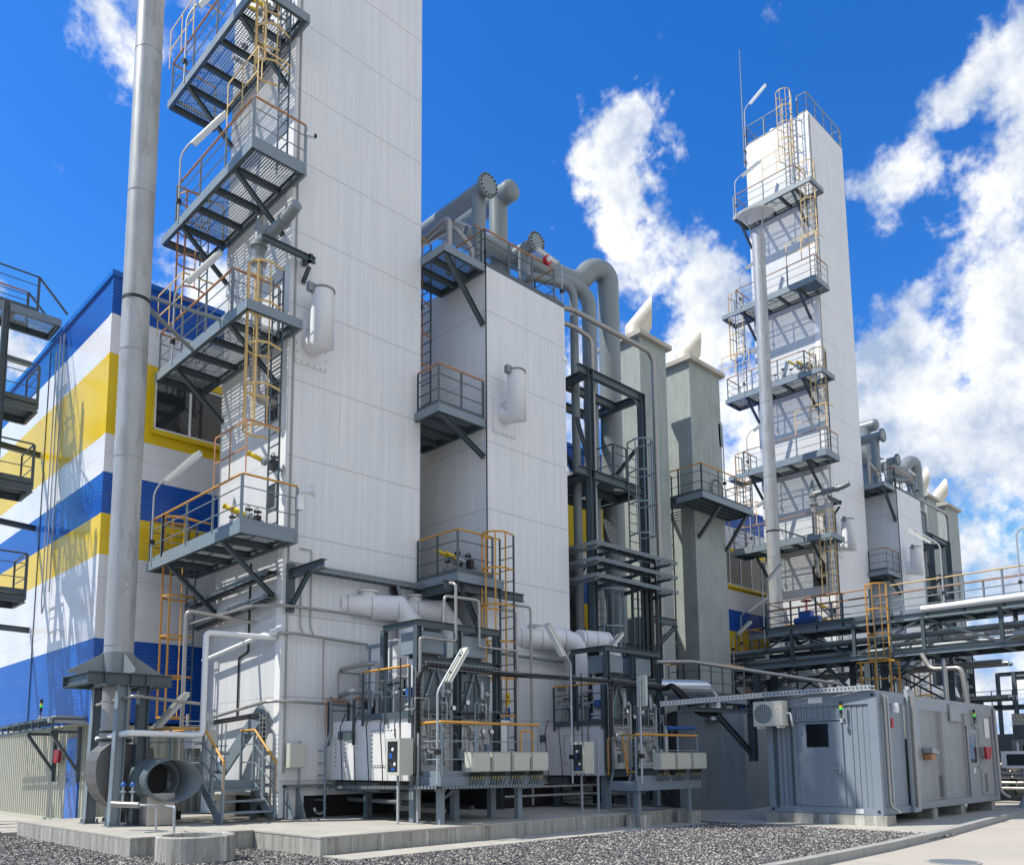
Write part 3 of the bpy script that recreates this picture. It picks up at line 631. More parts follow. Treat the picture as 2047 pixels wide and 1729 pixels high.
# relief pipe with side outlet between second and third platform
def relief():
    t = thing('relief_pipe', 'grey relief pipe with safety valve and side outlet on the tower corner', 'pipe', (8.75, 17.35, 9.6), 'relief pipes of the towers', 'grey relief pipe with side outlet on the far tower')
    g = MB(); g.pipe([(9.31, 17.35, 9.85), (8.75, 17.35, 9.85), (8.75, 17.35, 13.15)], .115, .34, 14, 6); g.build('riser', 'stain', t)
    g = MB()
    for k in range(7): g.disc((8.75, 17.35, 10.35+k*.09), (0, 0, 1), .135, .03, 14)
    g.build('bellows', 'stain', t)
    for z in (13.18, 13.58): g = MB(); g.disc((8.75, 17.35, z), (0, 0, 1), .2, .09, 16); g.bolts((8.75, 17.35, z), (0, 0, 1), .17, 8, .015, .13); g.build('flange', 'stain', t)
    g = MB(); g.sweep([(8.75, 17.35, 13.2), (8.75, 17.35, 13.5), (8.75, 17.35, 13.75), (8.75, 17.35, 14.1), (8.75, 17.35, 14.35)], .1, 12, True, [.1, .16, .12, .1, .05]); g.build('safety_valve', 'pipegrey', t)
    g = MB(); g.pipe([(8.75, 17.35, 13.65), (8.75, 16.6, 13.65), (8.75, 15.95, 13.66), (8.75, 15.62, 13.76)], .125, .3, 14); g.disc((8.75, 16.85, 13.65), (0, 1, 0), .21, .05, 16); g.disc((8.75, 16.2, 13.65), (0, 1, 0), .17, .04, 16); g.build('outlet', 'pipegrey', t)
    g = MB(); g.ibeam((8.4, 16.5, 13.25), (9.75, 16.5, 13.25), .1, .14); g.ibeam((9.6, 16.4, 13.25), (9.6, 16.78, 13.25), .1, .14); g.ibeam((9.6, 16.5, 13.05), (9.6, 16.78, 12.75), .08, .08); g.build('bracket', 'grey', t)
relief()
def vent(lab, l2, x, y, z0, z1, r=.26):
    """white round vent: bolted plate on the wall, elbow, riser, hinged lid"""
    t = thing('wall_vent', lab, 'vent', (x, y, z0), 'white round vents on the tower fronts', l2)
    g = MB(); g.box(x-.42, x+.42, y-.03, y-.002, z0-.1, z0+.95); g.build('wall_plate', 'duct', t)
    g = MB()
    for k in range(5): 
        for s in (-1, 1): g.disc((x+s*.39, y-.035, z0-.05+k*.21), (0, 1, 0), .012, .02, 6)
    for k in range(4): g.disc((x-.25+k*.17, y-.035, z0-.06), (0, 1, 0), .012, .02, 6)
    g.build('plate_bolts', 'bolt', t)
    g = MB(); g.sweep([(x, y-.0, z0+.45), (x, y-.5, z0+.28), (x, y-.5, z1)], r, 20); g.build('duct', 'duct', t)
    g = MB(); g.disc((x, y-.5, z1+.02), (0, 0, 1), r+.03, .035, 20); g.box(x-r-.14, x-r+.02, y-.56, y-.44, z1-.1, z1+.1); l = g.build('lid', 'pipegrey', t)
    g = MB(); g.bar((x-.1, y-.5, z1-.75), (x-.1, y, z1-.75), .04); g.build('stay', 'duct', t)
vent('round white vent on the front of the tallest near tower', 'round white vent on the front of the far tower', 9.85, Y1, 10.85, 12.42)
# ---------------------------------------------------------------- second, lower tower with its pipework
X2, Y2, W2, D2, Z2 = 14.58, 15.8, 3.17, 4.3, 14.88
def tower2():
    t = thing('pre_cooler_tower', 'shorter white tower beside the tallest one, grey pipes on its roof', 'tower', (X2, Y2, .31), 'shorter white towers', 'far shorter white tower beyond the tall far tower')
    g = MB(); g.box(X2, X2+W2, Y2, Y2+D2, .9, Z2); g.build('shaft', 'panel2', t)
    g = MB(); g.box(X2+.2, X2+W2-.2, Y2+.2, Y2+D2, .33, .9); g.build('underside_shade', 'dark', t)  # dark block paints the shade below the shaft
    g = MB(); g.sweep([(X2-.02, Y2-.02, 5.8), (X2-.02, Y2-.02, Z2+.5)], .018, 6); g.build('earthing_cable', 'bolt', t)
    for z in (13.3, 9.9):
        g = MB(); g.pipe([V((X2+W2+.05, Y2+.1, z))+V((.12*math.cos(a), 0, .12*math.sin(a))) for a in [i*.5 for i in range(13)]], .03, 0, 8); g.box(X2+W2-.1, X2+W2+.03, Y2-.02, Y2+.1, z-.08, z+.08); g.build('lifting_eye', 'whitep', t)
    g = MB(); g.box(X2, X2+W2, Y2+.0, Y2+.05, Z2, Z2+.14); g.build('kick_plate', 'grey', t)
    rail(t, [(X2, Y2+.03, Z2), (X2+W2-.4, Y2+.03, Z2), (X2+W2-.4, Y2+1.6, Z2)], 1.1, 'orange', 'grey', .95)
    rail(t, [(X2, Y2+.03, Z2), (X2, Y2+1.3, Z2)], 1.1, 'orange', 'grey', 1.2)
tower2()
vent('round white vent on the front of the shorter near tower', 'round white vent on the far shorter tower', 15.2, Y2, 10.35, 11.85, .24)
def roofpipes():
    z = Z2
    def P_(name, lab, l2, pts, r, bend=None, fl=None, cap=None, mat='pipegrey'):
        t = thing(name, lab, 'pipe', tuple(pts[0]), 'grey pipes on the shorter towers', l2)
        g = MB(); g.pipe(pts, r, bend, 18, 7); 
        if cap: g.dome(cap[0], cap[1], r, r*.55, 18)
        g.build('tube', mat, t)
        if fl:
            f = MB(); f.disc(fl[0], fl[1], fl[2], .09, 28); ff = f.build('blind_flange', mat, t); f = MB(); f.bolts(V(fl[0]), fl[1], fl[2]*.86, 16, .026, .15); f.build('bolts', 'bolt', ff)
        return t
    # pipes along Y over the roof
    P_('header_pipe', 'grey header pipe with a bolted blind flange high over the shorter near tower', 'far header pipe with a bolted flange over the far shorter tower', [(15.42, 20.3, 18.1), (15.42, 16.62, 18.1)], .24, None, ((15.42, 16.6, 18.1), (0, 1, 0), .36))
    P_('header_pipe', 'thick grey header pipe with a domed end at the top of the shorter near tower', 'far thick header pipe with a domed end over the far shorter tower', [(17.5, 21.0, 19.6), (17.5, 17.75, 19.6)], .34, None, None, ((17.5, 17.75, 19.6), (0, -1, 0)))
    P_('riser_pipe', 'slender grey riser standing under the flanged header pipe', 'far slender riser under the flanged header pipe', [(15.42, 17.0, z+.02), (15.42, 17.0, 18.1)], .21)
    P_('riser_pipe', 'thick grey riser with a small yellow band under the domed header', 'far thick riser under the domed header pipe', [(17.45, 18.3, z+.02), (17.45, 18.3, 19.5)], .30)
    P_('branch_pipe', 'short grey branch pipe with a bolted blind flange over the roof rail', 'far short branch pipe with a bolted flange over the roof rail', [(17.55, 19.2, 17.35), (17.55, 16.75, 17.35)], .2, None, ((17.55, 16.72, 17.35), (0, 1, 0), .32))
    P_('riser_pipe', 'grey riser under the second bolted flange by the roof rail', 'far riser under the second bolted flange', [(17.55, 17.25, z+.02), (17.55, 17.25, 17.3)], .19)
    P_('transfer_pipe', 'thickest grey pipe running off the roof and down beside the rendered shaft', 'far thick pipe bending down beside the rendered shafts', [(15.6, 18.9, 18.0), (20.5, 17.6, 17.55), (21.0, 17.42, 18.3), (21.8, 17.35, 18.35), (21.8, 17.35, 2.0)], .37, .62)
    P_('transfer_pipe', 'middle grey pipe bending down from the roof into the steel rack', 'far middle pipe bending down into the rack', [(15.9, 18.2, 17.6), (20.2, 17.2, 17.05), (20.45, 17.1, 16.7), (20.45, 17.1, 2.0)], .25, .9)
    P_('transfer_pipe', 'thin grey pipe arching from the roof down to the rack post', 'far thin pipe arching from the roof down to the rack', [(17.2, 16.9, 16.2), (19.05, 16.55, 16.45), (19.05, 16.55, 2.0)], .135, .5)
    P_('rising_main', 'grey pipe hugging the rack side of the shorter tower, bending over its roof', 'far grey pipe hugging the rack side of the far shorter tower', [(17.4, 16.5, 15.2), (18.15, 16.5, 15.6), (18.15, 16.5, 2)], .2, .5)
    P_('drain_pipe', 'long thin grey pipe sloping from the roof corner to the rendered shaft', 'far thin pipe sloping to the rendered shafts', [(17.9, 16.1, 15.1), (18.4, 16.05, 15.2), (22.2, 16.0, 15.15), (22.45, 16.0, 14.9), (22.45, 16.0, 1.5)], .085, .3, mat='stain')
    P_('drain_pipe', 'short thin pipe elbowing beside the roof corner of the shorter tower', 'far short thin pipe elbow beside the roof corner', [(17.9, 16.2, 14.7), (18.6, 16.15, 14.75), (19.35, 16.1, 14.6), (19.35, 16.1, 2)], .075, .25, mat='stain')
    P_('cross_pipe', 'pale grey pipe curling along the roof side of the shorter tower', 'far pale pipe curling along the roof side', [(14.1, 18.3, 15.3), (14.1, 18.3, 16.35), (14.25, 16.95, 16.75), (14.25, 16.95, 15.0)], .085, .25, mat='stain')
    P_('cross_pipe', 'wrapped brownish pipe with couplings beneath the flanged header', 'far wrapped pipe with couplings under the header', [(13.9, 19.6, 16.3), (14.6, 17.2, 16.75), (15.0, 16.8, 16.0), (15.0, 16.8, 15.0)], .10, .3, mat='stain')
    t = thing('yellow_sleeve', 'yellow pipe sleeve on the thick riser behind the roof rail', 'sleeve', (16.85, 17.9, z+.3)); g = MB(); g.sweep([(17.1, 17.9, z+.25), (17.1, 17.9, z+1.15)], .16, 14); g.build('band', 'yvalve', t)
    t = thing('beacon', 'red and white beacon on the roof rail of the shorter tower', 'beacon', (16.9, Y2-.05, Z2+1.1)); g = MB(); g.disc((16.95, Y2-.08, Z2+1.15), (0, 1, 0), .14, .1, 16); g.build('base', 'red', t); g = MB(); g.dome((16.95, Y2-.13, Z2+1.15), (0, -1, 0), .08, .14, 12); g.build('dome', 'white', t)
    tube_lamp('tube lamp tilted above the roof rail of the shorter near tower', (17.78, Y2+.1, Z2), (17.78, Y2+.1, Z2+1.3), (17.7, Y2+.1, Z2+1.48), (16.75, Y2+.15, Z2+1.62), 'lamps of the shorter towers', 'tube lamp above the far shorter tower roof rail')
roofpipes()
def side_platform(lab, l2, x0, x1, y0, y1, z, pts, brz, nb=3, top='orange', name='side_platform'):
    t = thing(name, lab, 'platform', (x0, y0, z), 'small platforms between the towers', l2)
    deck(t, x0, x1, y0, y1, z, None, 'x', nb)
    rail(t, pts, 1.1, top, 'grey', 1.0)
    for a, b in brz: brace(t, a, b, .12)
    return t
side_platform('bare steel landing with a long brace at the roof corner of the shorter near tower', 'far steel landing at the roof corner of the far shorter tower', 13.17, 14.5, 15.85, 17.6, Z2+.02, [(14.3, 15.9, Z2), (14.5, 15.9, Z2)], [((13.25, 15.9, 14.7), (14.56, 15.9, 13.2)), ((13.2, 17.4, 14.6), (13.3, 16.95, 13.6))])
side_platform('railed platform midway up the shorter near tower, in the gap between both towers', 'far railed platform in the gap beside the far tower', 12.98, 14.5, 15.85, 18.4, 10.48, [(14.5, 15.85, 10.48), (12.98, 15.85, 10.48), (12.98, 16.7, 10.48)], [((13.1, 15.9, 10.28), (14.56, 15.9, 9.5))], 4)
side_platform('low railed platform with ochre rail in front of the gap between the towers', 'far low railed platform beside the far tower', 13.05, 14.5, 15.2, 17.4, 6.02, [(14.2, 15.2, 6.02), (13.05, 15.2, 6.02), (13.05, 16.75, 6.02)], [((13.2, 15.3, 5.8), (14.56, 15.75, 4.3)), ((13.2, 17, 5.8), (14.56, 17, 4.6))], 3, 'yellow')
t = thing('support_beam', 'two projecting support beams under the low ochre-railed platform', 'beam', (12.6, 15.6, 5.7), None, 'far support beams under the low platform')
g = MB(); g.ibeam((12.7, 15.32, 5.72), (15.4, 15.32, 5.72), .14, .2); g.ibeam((13.0, 15.1, 5.72), (13.0, 17.2, 5.72), .14, .2); g.build('beam', 'grey', t)
ladder('caged_ladder', 'ochre caged ladder in front of the shorter near tower reaching its low platform', (14.55, 15.05, .34), 7.15, (-1, 0), .5, (2.6, 7.15), 'yellow', 'grey', 'caged ladders of the shorter towers', 'far ochre caged ladder at the low platform')
ladder('caged_ladder', 'orange caged ladder in the gap between the towers below the roof landing', (14.0, 17.7, 10.5), 16.0, (-1, 0), .5, (12.3, 16.0), 'orange', 'grey', 'caged ladders of the shorter towers', 'far caged ladder in the gap beside the far tower')
# cladding-tie of wall valves seen over the low platform
valve_cluster('small yellow and black valves over the low ochre-railed platform', 'far valves over the low platform', 14.3, 16.3, 6.6, 3)
# ---------------------------------------------------------------- rendered shafts with cowls
def shaft(lab, l2, x, y, w, d, zt, cowl_lab, cowl_l2, plat=False):
    t = thing('rendered_shaft', lab, 'shaft', (x, y, 0), 'grey rendered shafts', l2)
    g = MB(); g.box(x, x+w, y, y+d, 0, zt-.17); g.build('shaft', 'render', t)
    g = MB(); g.box(x-.18, x+w+.18, y-.18, y+d+.18, zt-.17, zt); g.build('cap_slab', 'conctop', t)
    cx, cy, r = x+w*.5, y+d*.5, .46
    c = thing('exhaust_cowl', cowl_lab, 'cowl', (cx, cy, zt), 'white slanted cowls', cowl_l2)
    g = MB(); n = 32; H = V((.66, -.75, 0)); S_ = V((.75, .66, 0)); C0 = V((cx+.1, cy-.1, 0)); dr = H*.64+V((0, 0, .77))
    a = [2*math.pi*j/n for j in range(n)]; rings = []
    for rr in (r, r-.025):
        low = [C0+H*rr*math.cos(q)+S_*rr*math.sin(q)+V((0, 0, zt-.001)) for q in a]
        mid = [p+V((0, 0, .72-.10*math.cos(q))) for p, q in zip(low, a)]
        rings.append((low, mid, [p+dr*((.54-(p-C0).dot(H))/.64) for p in mid]))
    for low, mid, tip in rings:
        g.add(low+mid+tip, [(i*n+j, i*n+(j+1) % n, (i+1)*n+(j+1) % n, (i+1)*n+j) for i in range(2) for j in range(n)], True)
    g.add(rings[0][2]+rings[1][2], [(j, (j+1) % n, n+(j+1) % n, n+j) for j in range(n)])
    g.build('tube', 'frp', c)
    return t
shaft('grey rendered square shaft just behind the steel pipe rack', 'far grey rendered shaft nearer the far shorter tower', 23.72, 17.5, 1.62, 1.7, 17.0, 'white slanted cowl on the taller-looking rendered shaft behind the rack', 'far white cowl peeping over the far shorter tower')
shaft('grey rendered square shaft carrying a railed platform with a ladder beside it', 'rightmost far grey rendered shaft', 26.9, 17.5, 2.15, 1.9, 17.12, 'white slanted cowl on the rendered shaft that carries a railed platform', 'far white cowl on the rightmost rendered shaft')
t = side_platform('wide railed platform wrapped round the corner of the second rendered shaft', None, 25.75, 29.2, 16.4, 17.45, 11.15, [(25.75, 18.4, 11.15), (25.75, 16.4, 11.15), (29.2, 16.4, 11.15), (29.2, 17.5, 11.15)], [((27.1, 16.5, 10.95), (27.1, 17.5, 9.9)), ((29.0, 16.5, 10.95), (29.03, 17.5, 9.7))], 4, 'yellow', 'shaft_platform')
g = MB(); g.ibeam((25.75, 17.45, 11.05), (25.75, 18.6, 11.05), .08, .2); g.ibeam((25.75, 18.6, 11.05), (26.85, 18.6, 11.05), .08, .2); g.build('side_frame', 'grey', t); grating(t, 25.8, 26.85, 17.5, 18.6, 11.15)
tm = thing('manhole_cover', 'round bolted manhole plate on the second rendered shaft above its platform', 'manhole', (28.45, 17.49, 12.0)); g = MB(); g.disc((28.45, 17.46, 12.1), (0, 1, 0), .42, .06, 28); g.build('plate', 'render', tm); g = MB(); g.bolts((28.45, 17.43, 12.1), (0, 1, 0), .37, 22, .03, .06); g.build('bolts', 'bolt', tm)
ladder('caged_ladder', 'long dark caged ladder between the two rendered shafts', (26.1, 18.2, 3), 12.2, (-1, 0), .5, (4.0, 12.2), 'orange', 'grey', 'ladders by the rendered shafts', None)
tube_lamp('white tube lamp standing upright at the corner of the shaft platform', (27.25, 16.35, 11.2), (27.25, 16.35, 13.0), (27.25, 16.35, 13.1), (27.25, 16.38, 14.2), 'lamps of the shorter towers')
# ---------------------------------------------------------------- steel rack with pipes and cable trays
def rack():
    t = thing('steel_rack', 'tall blue-grey steel rack full of pipes between the white tower and the rendered shaft', 'rack', (18.4, 15.8, .31), 'pipe racks', 'far steel rack beside the rendered shafts')
    xs, ys = (18.75, 21.35), (15.75, 17.9)
    for x in xs:
        for y in ys:
            g = MB(); g.ibeam((x, y, .31), (x, y, 13.3), .2, .2, .014); g.build('column', 'grey', t)
    for z in (13.17, 10.0, 4.9):
        for a, b in (((xs[0]-.5, ys[0]), (xs[1]+.1, ys[0])), ((xs[0], ys[1]), (xs[1], ys[1])), ((xs[0], ys[0]), (xs[0], ys[1])), ((xs[1], ys[0]), (xs[1], ys[1])), ((xs[0], 16.8), (xs[1], 16.8))):
            g = MB(); g.ibeam((*a, z), (*b, z), .16, .26, .014); g.build('beam', 'grey', t)
    for a, b in (((xs[0]-.6, 15.75, 11.6), (xs[0], 15.75, 10.2)), ((xs[0], 17.9, 13), (xs[1], 17.9, 10.1)), ((xs[1], 16.0, 11.5), (xs[1], 17.8, 10.1)), ((xs[0], 17.9, 8.5), (xs[1], 17.9, 5.0)), ((xs[0], 17.9, 5), (xs[1], 17.9, 8.5))):
        brace(t, a, b, .1)
    g = MB()
    for sx, x in ((1, xs[0]), (-1, xs[1])):
        for z in (13.0, 9.85): g.prism([(x, z), (x+sx*.42, z), (x, z-.42)], 'y', 15.74, 15.76)
    g.build('gusset', 'grey', t)
    grating(t, xs[0]+.1, xs[1]-.1, 15.85, 17.8, 10.15)
    rail(t, [(19.9, 15.8, 10.15), (20.55, 15.8, 10.15)], 1.1, 'grey', 'grey', .6); rail(t, [(19.9, 15.8, 10.15), (19.9, 17.8, 10.15)], 1.1, 'grey', 'grey', 1)
rack()
ladder('caged_ladder', 'grey caged ladder in the middle of the steel rack', (20.75, 15.7, 5.0), 11.4, (0, -1), .5, (8.4, 11.4), 'greyl', 'grey', 'ladders of the racks', 'far grey caged ladder in the rack')
ladder('caged_ladder', 'grey caged ladder low in the dark bottom of the steel rack', (19.3, 15.9, .35), 6.6, (0, -1), .5, (3.2, 6.5), 'greyl', 'grey', 'ladders of the racks', 'far low caged ladder in the rack')
def tray_u(z, k):
    names = ['top', 'middle', 'bottom']
    t = thing('cable_tray', f'{names[k]} perforated cable tray of the three wrapped round the rack', 'cable tray', (17.9, 15.2, z), 'cable trays round the racks', f'far {names[k]} cable tray round the rack')
    g = MB(); x0, x1, y0, y1 = 18.1, 22.05, 15.05, 15.5
    g.box(x0, x1, y0, y0+.012, z, z+.11); g.box(x0+.45, x1, y1, y1+.012, z, z+.11); g.box(x0, x0+.012, y0+.012, 16.7, z, z+.11); g.box(x0+.45, x0+.462, y1+.012, 16.7, z, z+.11)
    x = x0+.1
    while x < x1: g.box(x, x+.03, y0+.013, y1-.001, z+.005, z+.02); x += .24
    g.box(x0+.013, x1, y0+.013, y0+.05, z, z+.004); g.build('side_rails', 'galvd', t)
    h = MB(); x = x0+.05
    while x < x1: h.box(x, x+.022, y0-.004, y0-.001, z+.035, z+.075); x += .075
    h.build('slots', 'bolt', t)
    c = MB()
    for j in range(5): c.sweep([(x0+.5, y0+.08+j*.075, z+.045), (x1-1.1+j*.1, y0+.08+j*.075, z+.045+.01*(j % 2)), (x1-1.0+j*.1, y0+.08+j*.075, z-.35)], .024, 6)
    c.build('cables', 'black', t)
    for x in (19.0, 20.4, 21.7): b = MB(); b.prism([(y0, z-.01), (16.0, z-.01), (16.0, z-.16), (y0, z-.05)], 'x', x-.025, x+.025); b.build('bracket', 'grey', t)
for k, z in enumerate((7.62, 7.15, 6.68)): tray_u(z, k)
t = thing('vertical_cables', 'bundle of black cables and rails hanging down inside the rack', 'cables', (20.6, 15.4, .4), None, 'far bundle of cables in the rack')
g = MB()
for j in range(9): g.sweep([(20.75+j*.085, 15.35+.03*(j % 3), .5), (20.75+j*.085, 15.35+.03*(j % 3), 6.75)], .028, 6)
g.build('cables', 'black', t)
g = MB()
for x in (20.2, 20.45, 20.66, 21.1, 21.6): g.bar((x, 15.42, .4), (x, 15.42, 6.7), .06, .03)
g.build('rails', 'grey', t)
t = thing('knee_bracket', 'triangular steel bracket sticking out under the cable tray ends', 'bracket', (21.4, 15.8, 4.6), None, 'far triangular bracket by the rack')
g = MB(); g.ibeam((21.35, 15.8, 5.95), (23.0, 15.8, 5.95), .12, .22); g.ibeam((21.35, 15.8, 4.7), (23.0, 15.8, 5.88), .1, .12); g.build('frame', 'grey', t)
t = thing('dark_backdrop', 'added dark shade annex filling the back of the rack between tower and shaft', 'backdrop', (17.9, 19.9, .3), None, 'far added dark shade annex behind the rack'); g = MB(); g.box(15.5, 23.2, 20.2, 21.5, .3, 9.3); g.box(15.5, 20.1, 20.3, 21.4, 9.31, 12.6); g.build('casing', 'dark', t); g = MB(); g.box(17.85, 23.1, 20.03, 20.09, 2.2, 2.4); g.box(17.85, 23.1, 20.03, 20.09, 5.2, 5.4); g.box(19.3, 19.5, 20.02, 20.09, .4, 9.2); g.box(21.6, 21.8, 20.02, 20.09, .4, 9.2); g.build('frame', 'grey', t)  # invented mass; paints the darkness behind the rack and hides the hall
t = thing('filler_vessel', 'added vertical vessel with a domed top inside the foot of the rack', 'vessel', (20.9, 18.6, .3)); g = MB(); g.sweep([(20.4, 19.2, .3), (20.4, 19.2, 5.3)], .75, 24); g.dome((20.4, 19.2, 5.3), (0, 0, 1), .75, .4, 24); g.build('shell', 'stain', t)  # invented vessel, put in to fill the dark foot of the rack
# ---------------------------------------------------------------- pump skids in front of the towers
def skid(s, lab):
    dx = s*6.03; o = V((dx, 0, 0)); first = s == 0
    nn = ('left', 'right')[s]
    t = thing('valve_skid', f'white steel-framed skid casing with bolted covers before the {"tallest" if first else "shorter"} near tower', 'skid', (10.45+dx, 13.6, .31), 'equipment skids')
    def B(*a): return (a[0]+dx, a[1]+dx, *a[2:])
    yb = 16.78 if first else 15.79
    g = MB(); g.box(*B(10.45, 13.2, 13.62, yb, 1.14, 2.42)); g.build('casing', 'whitebox', t)
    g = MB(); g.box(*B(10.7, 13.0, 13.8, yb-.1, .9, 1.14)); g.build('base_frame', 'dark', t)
    g = MB(); g.box(10.435+dx, 10.449+dx, 14.12, 14.95, 1.42, 2.2); c = g.build('cover_plate', 'whitebox', t)
    g = MB()
    for i in range(9):
        for yy, zz in ((14.15+i*.096, 1.45), (14.15+i*.096, 2.17)): g.disc((10.43+dx, yy, zz), (1, 0, 0), .014, .02, 6)
    for i in range(1, 8):
        for yy in (14.15, 14.92): g.disc((10.43+dx, yy, 1.45+i*.09), (1, 0, 0), .014, .02, 6)
    g.build('bolts', 'bolt', c)
    if first:
        g = MB(); g.box(10.435, 10.449, 15.9, 16.35, 1.42, 2.05); c = g.build('cover_plate', 'whitebox', t)
        g = MB()
        for i in range(7):
            for yy in (15.93, 16.32): g.disc((10.43, yy, 1.45+i*.095), (1, 0, 0), .014, .02, 6)
        g.build('bolts', 'bolt', c)
    for (x, y) in ((10.65, 13.77), (11.67, 13.7), (12.72, 13.7), (10.73, 15.49), (13.0, 15.4)):
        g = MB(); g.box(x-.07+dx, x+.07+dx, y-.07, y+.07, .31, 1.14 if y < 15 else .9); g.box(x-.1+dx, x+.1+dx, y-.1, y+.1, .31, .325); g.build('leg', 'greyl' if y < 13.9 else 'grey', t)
    # walkway on top with yellow rail
    g = MB(); g.box(10.40+dx, 10.43+dx, 13.6, 15.24, 2.40, 2.53); g.box(10.40+dx, 10.43+dx, 15.6, 16.2, 2.02, 2.2); g.box(10.43+dx, 13.2+dx, 13.62, 15.2, 2.425, 2.45); g.build('walkway', 'grey', t)
    rail(t, [(10.40+dx, 15.24, 2.45), (10.40+dx, 13.6, 2.45)], 1.0, 'yellow', 'grey', .82, toe=False)
    if first:
        for y in (15.55, 16.55):
            rail(t, [(10.38, y, 2.05), (10.9, y, 2.05)], .85, 'orange', 'grey', .5, toe=False)
    # front steel frame
    for x in (10.55, 11.62, 12.75):
        g = MB(); g.ibeam((x+dx, 13.55, 1.25), (x+dx, 13.55, 4.28), .13, .13, .01); g.build('column', 'grey', t)
    for z in (4.34, 3.58, 2.48, 1.2):
        g = MB(); g.ibeam((10.5+dx, 13.55, z), (12.85+dx, 13.55, z), .12, .14 if z > 1.3 else .2, .01); g.build('beam', 'grey', t)
    for y in (14.7,):
        for x in (10.55, 12.75):
            g = MB(); g.ibeam((x+dx, y, 2.45), (x+dx, y, 4.28), .12, .12, .01); g.build('column', 'grey', t)
    for x in (10.55, 12.75): g = MB(); g.ibeam((x+dx, 13.55, 4.35), (x+dx, 14.75, 4.35), .11, .12, .01); g.build('beam', 'grey', t)
    for x0, x1 in ((10.66, 11.3), (11.72, 12.5)):
        g = MB(); g.box(x0+dx, x1+dx, 13.62, 14.25, 3.74, 4.2); b = g.build('junction_cabinet', 'greyl' if first else 'greyl', t)
        g = MB(); g.box(x0+dx+.02, x1+dx-.02, 13.6, 13.617, 3.76, 4.18); g.build('door', 'greyl', b)
        g = MB(); g.box(x0+.1+dx, x1-.1+dx, 13.66, 14.1, 3.66, 3.74); 
        for j in range(6): g.pipe([(x0+.15+dx+j*.08, 13.75, 3.7), (x0+.15+dx+j*.08, 13.75, 3.3), (x0+.18+dx+j*.07, 13.8, 2.7)], .012, .1, 5)
        g.build('glands', 'black', b)
    for x0, x1 in ((10.68, 11.52), (11.74, 12.66)):
        g = MB(); g.box(x0+dx, x1+dx, 13.66, 13.72, 2.55, 3.38); g.build('upper_panel', 'mid', t)
        g = MB(); g.box(x0+dx, x1+dx, 13.64, 13.70, 1.32, 2.4); pn = g.build('lower_panel', 'mid2', t)
        g = MB()
        for j in range(9): g.box(x0+.1+dx+rng.uniform(0, .6), x0+.115+dx+.62*rng.random()+.02 if False else x0+.1+dx+.1, 13.63, 13.64, 1.4, 1.41) if False else None
    # valve trains on the panels
    for x0 in (10.85, 11.95):
        b = MB(); a_ = MB(); x = x0+dx; y = 13.48
        b.pipe([(x-.1, 13.66, 2.02), (x-.1, y, 2.02), (x+.5, y, 2.02), (x+.5, y, 2.4), (x+.55, y, 2.95), (x+.3, y, 2.98), (x+.3, y, 3.15)], .018, .04, 7)
        b.pipe([(x-.15, 13.66, 2.32), (x-.15, y, 2.32), (x+.42, y, 2.32), (x+.42, y, 2.75)], .022, .04, 7)
        b.pipe([(x+.55, y, 1.35), (x+.55, y, 2.95), (x+.36, y, 2.95)], .022, .05, 7)
        for px, pz in ((x+.0, 2.02), (x+.16, 2.02), (x+.32, 2.02), (x+.0, 2.32), (x+.2, 2.32), (x+.33, 2.33), (x+.3, 2.72)): valve(b, a_, (px, y, pz), .62)
        for px, pz in ((x+.3, 2.6), (x+.3, 2.85), (x+.42, 2.5)): b.disc((px, y, pz), (0, 0, 1), .05, .02, 10); b.disc((px, y, pz+.05), (0, 0, 1), .05, .02, 10)
        b.sweep([(x+.3, y, 2.85), (x+.3, y, 3.1), (x+.3, y, 3.22)], 0, 8, True, [.035, .05, .02]); b.disc((x+.42, y, 2.95), (1, 0, 0), .06, .06, 12)
        vt = b.build('valve_train', 'galv', t); a_.build('hand_wheels', 'bolt', vt)
        g = MB()
        for j in range(7): xx = x-.1+j*.09; zz = 1.5+.12*((j*5) % 6); g.pipe([(xx, 13.64, zz+.25), (xx, 13.6, zz+.25), (xx, 13.6, zz), (xx+.05, 13.6, zz-.04)], .008, .02, 5)
        g.build('tubing', 'bolt', vt)
    # black cable bundle on the frame
    g = MB()
    for j in range(7):
        y = 13.40-.022*(j % 3); zz = 3.5-.025*(j//2)
        pts = [(10.5+dx-.02*j, y, 1.25), (10.5+dx-.02*j, y, 3.2), (10.62+dx, y, zz), (12.9+dx, y, zz-.04)]
        if first: pts += [(14.2, y, zz-.02), (16.5, y+.0, zz)]
        else: pts += [(18.75, 13.1+.03*(j % 3), zz+.03), (19.23, 13.0+.04*(j % 3), 3.25-.03*j), (19.72, 13.0+.04*(j % 3), 2.93-.02*j), (20.1, 13.0+.04*(j % 3), 2.82-.02*j), (20.95, 13.0+.04*(j % 3), 2.9-.02*j), (21.27, 13.0, 3.1)]
        g.pipe(pts, .022 if first else .042, .18, 6)
    cb = g.build('cable_bundle', 'black', t)
    g = MB()
    x = 10.62+dx
    while x < (16.4 if first else 19.2): g.bar((x, 13.36, 3.40), (x, 13.36, 3.53), .008); x += .11
    for z in (3.40, 3.465, 3.53): g.bar((10.6+dx, 13.36, z), (16.4 if first else 19.2, 13.36, z), .008)
    z = 1.3
    while z < 3.4: g.bar((10.35+dx, 13.36, z), (10.55+dx, 13.36, z), .008); z += .1
    for x in (10.35, 10.45, 10.55): g.bar((x+dx, 13.36, 1.3), (x+dx, 13.36, 3.4), .008)
    g.build('mesh_tray', 'galv', cb)
    # small-bore clutter: gauges, conduits, diagonal braces, instrument boxes
    rr = random.Random(40+s)
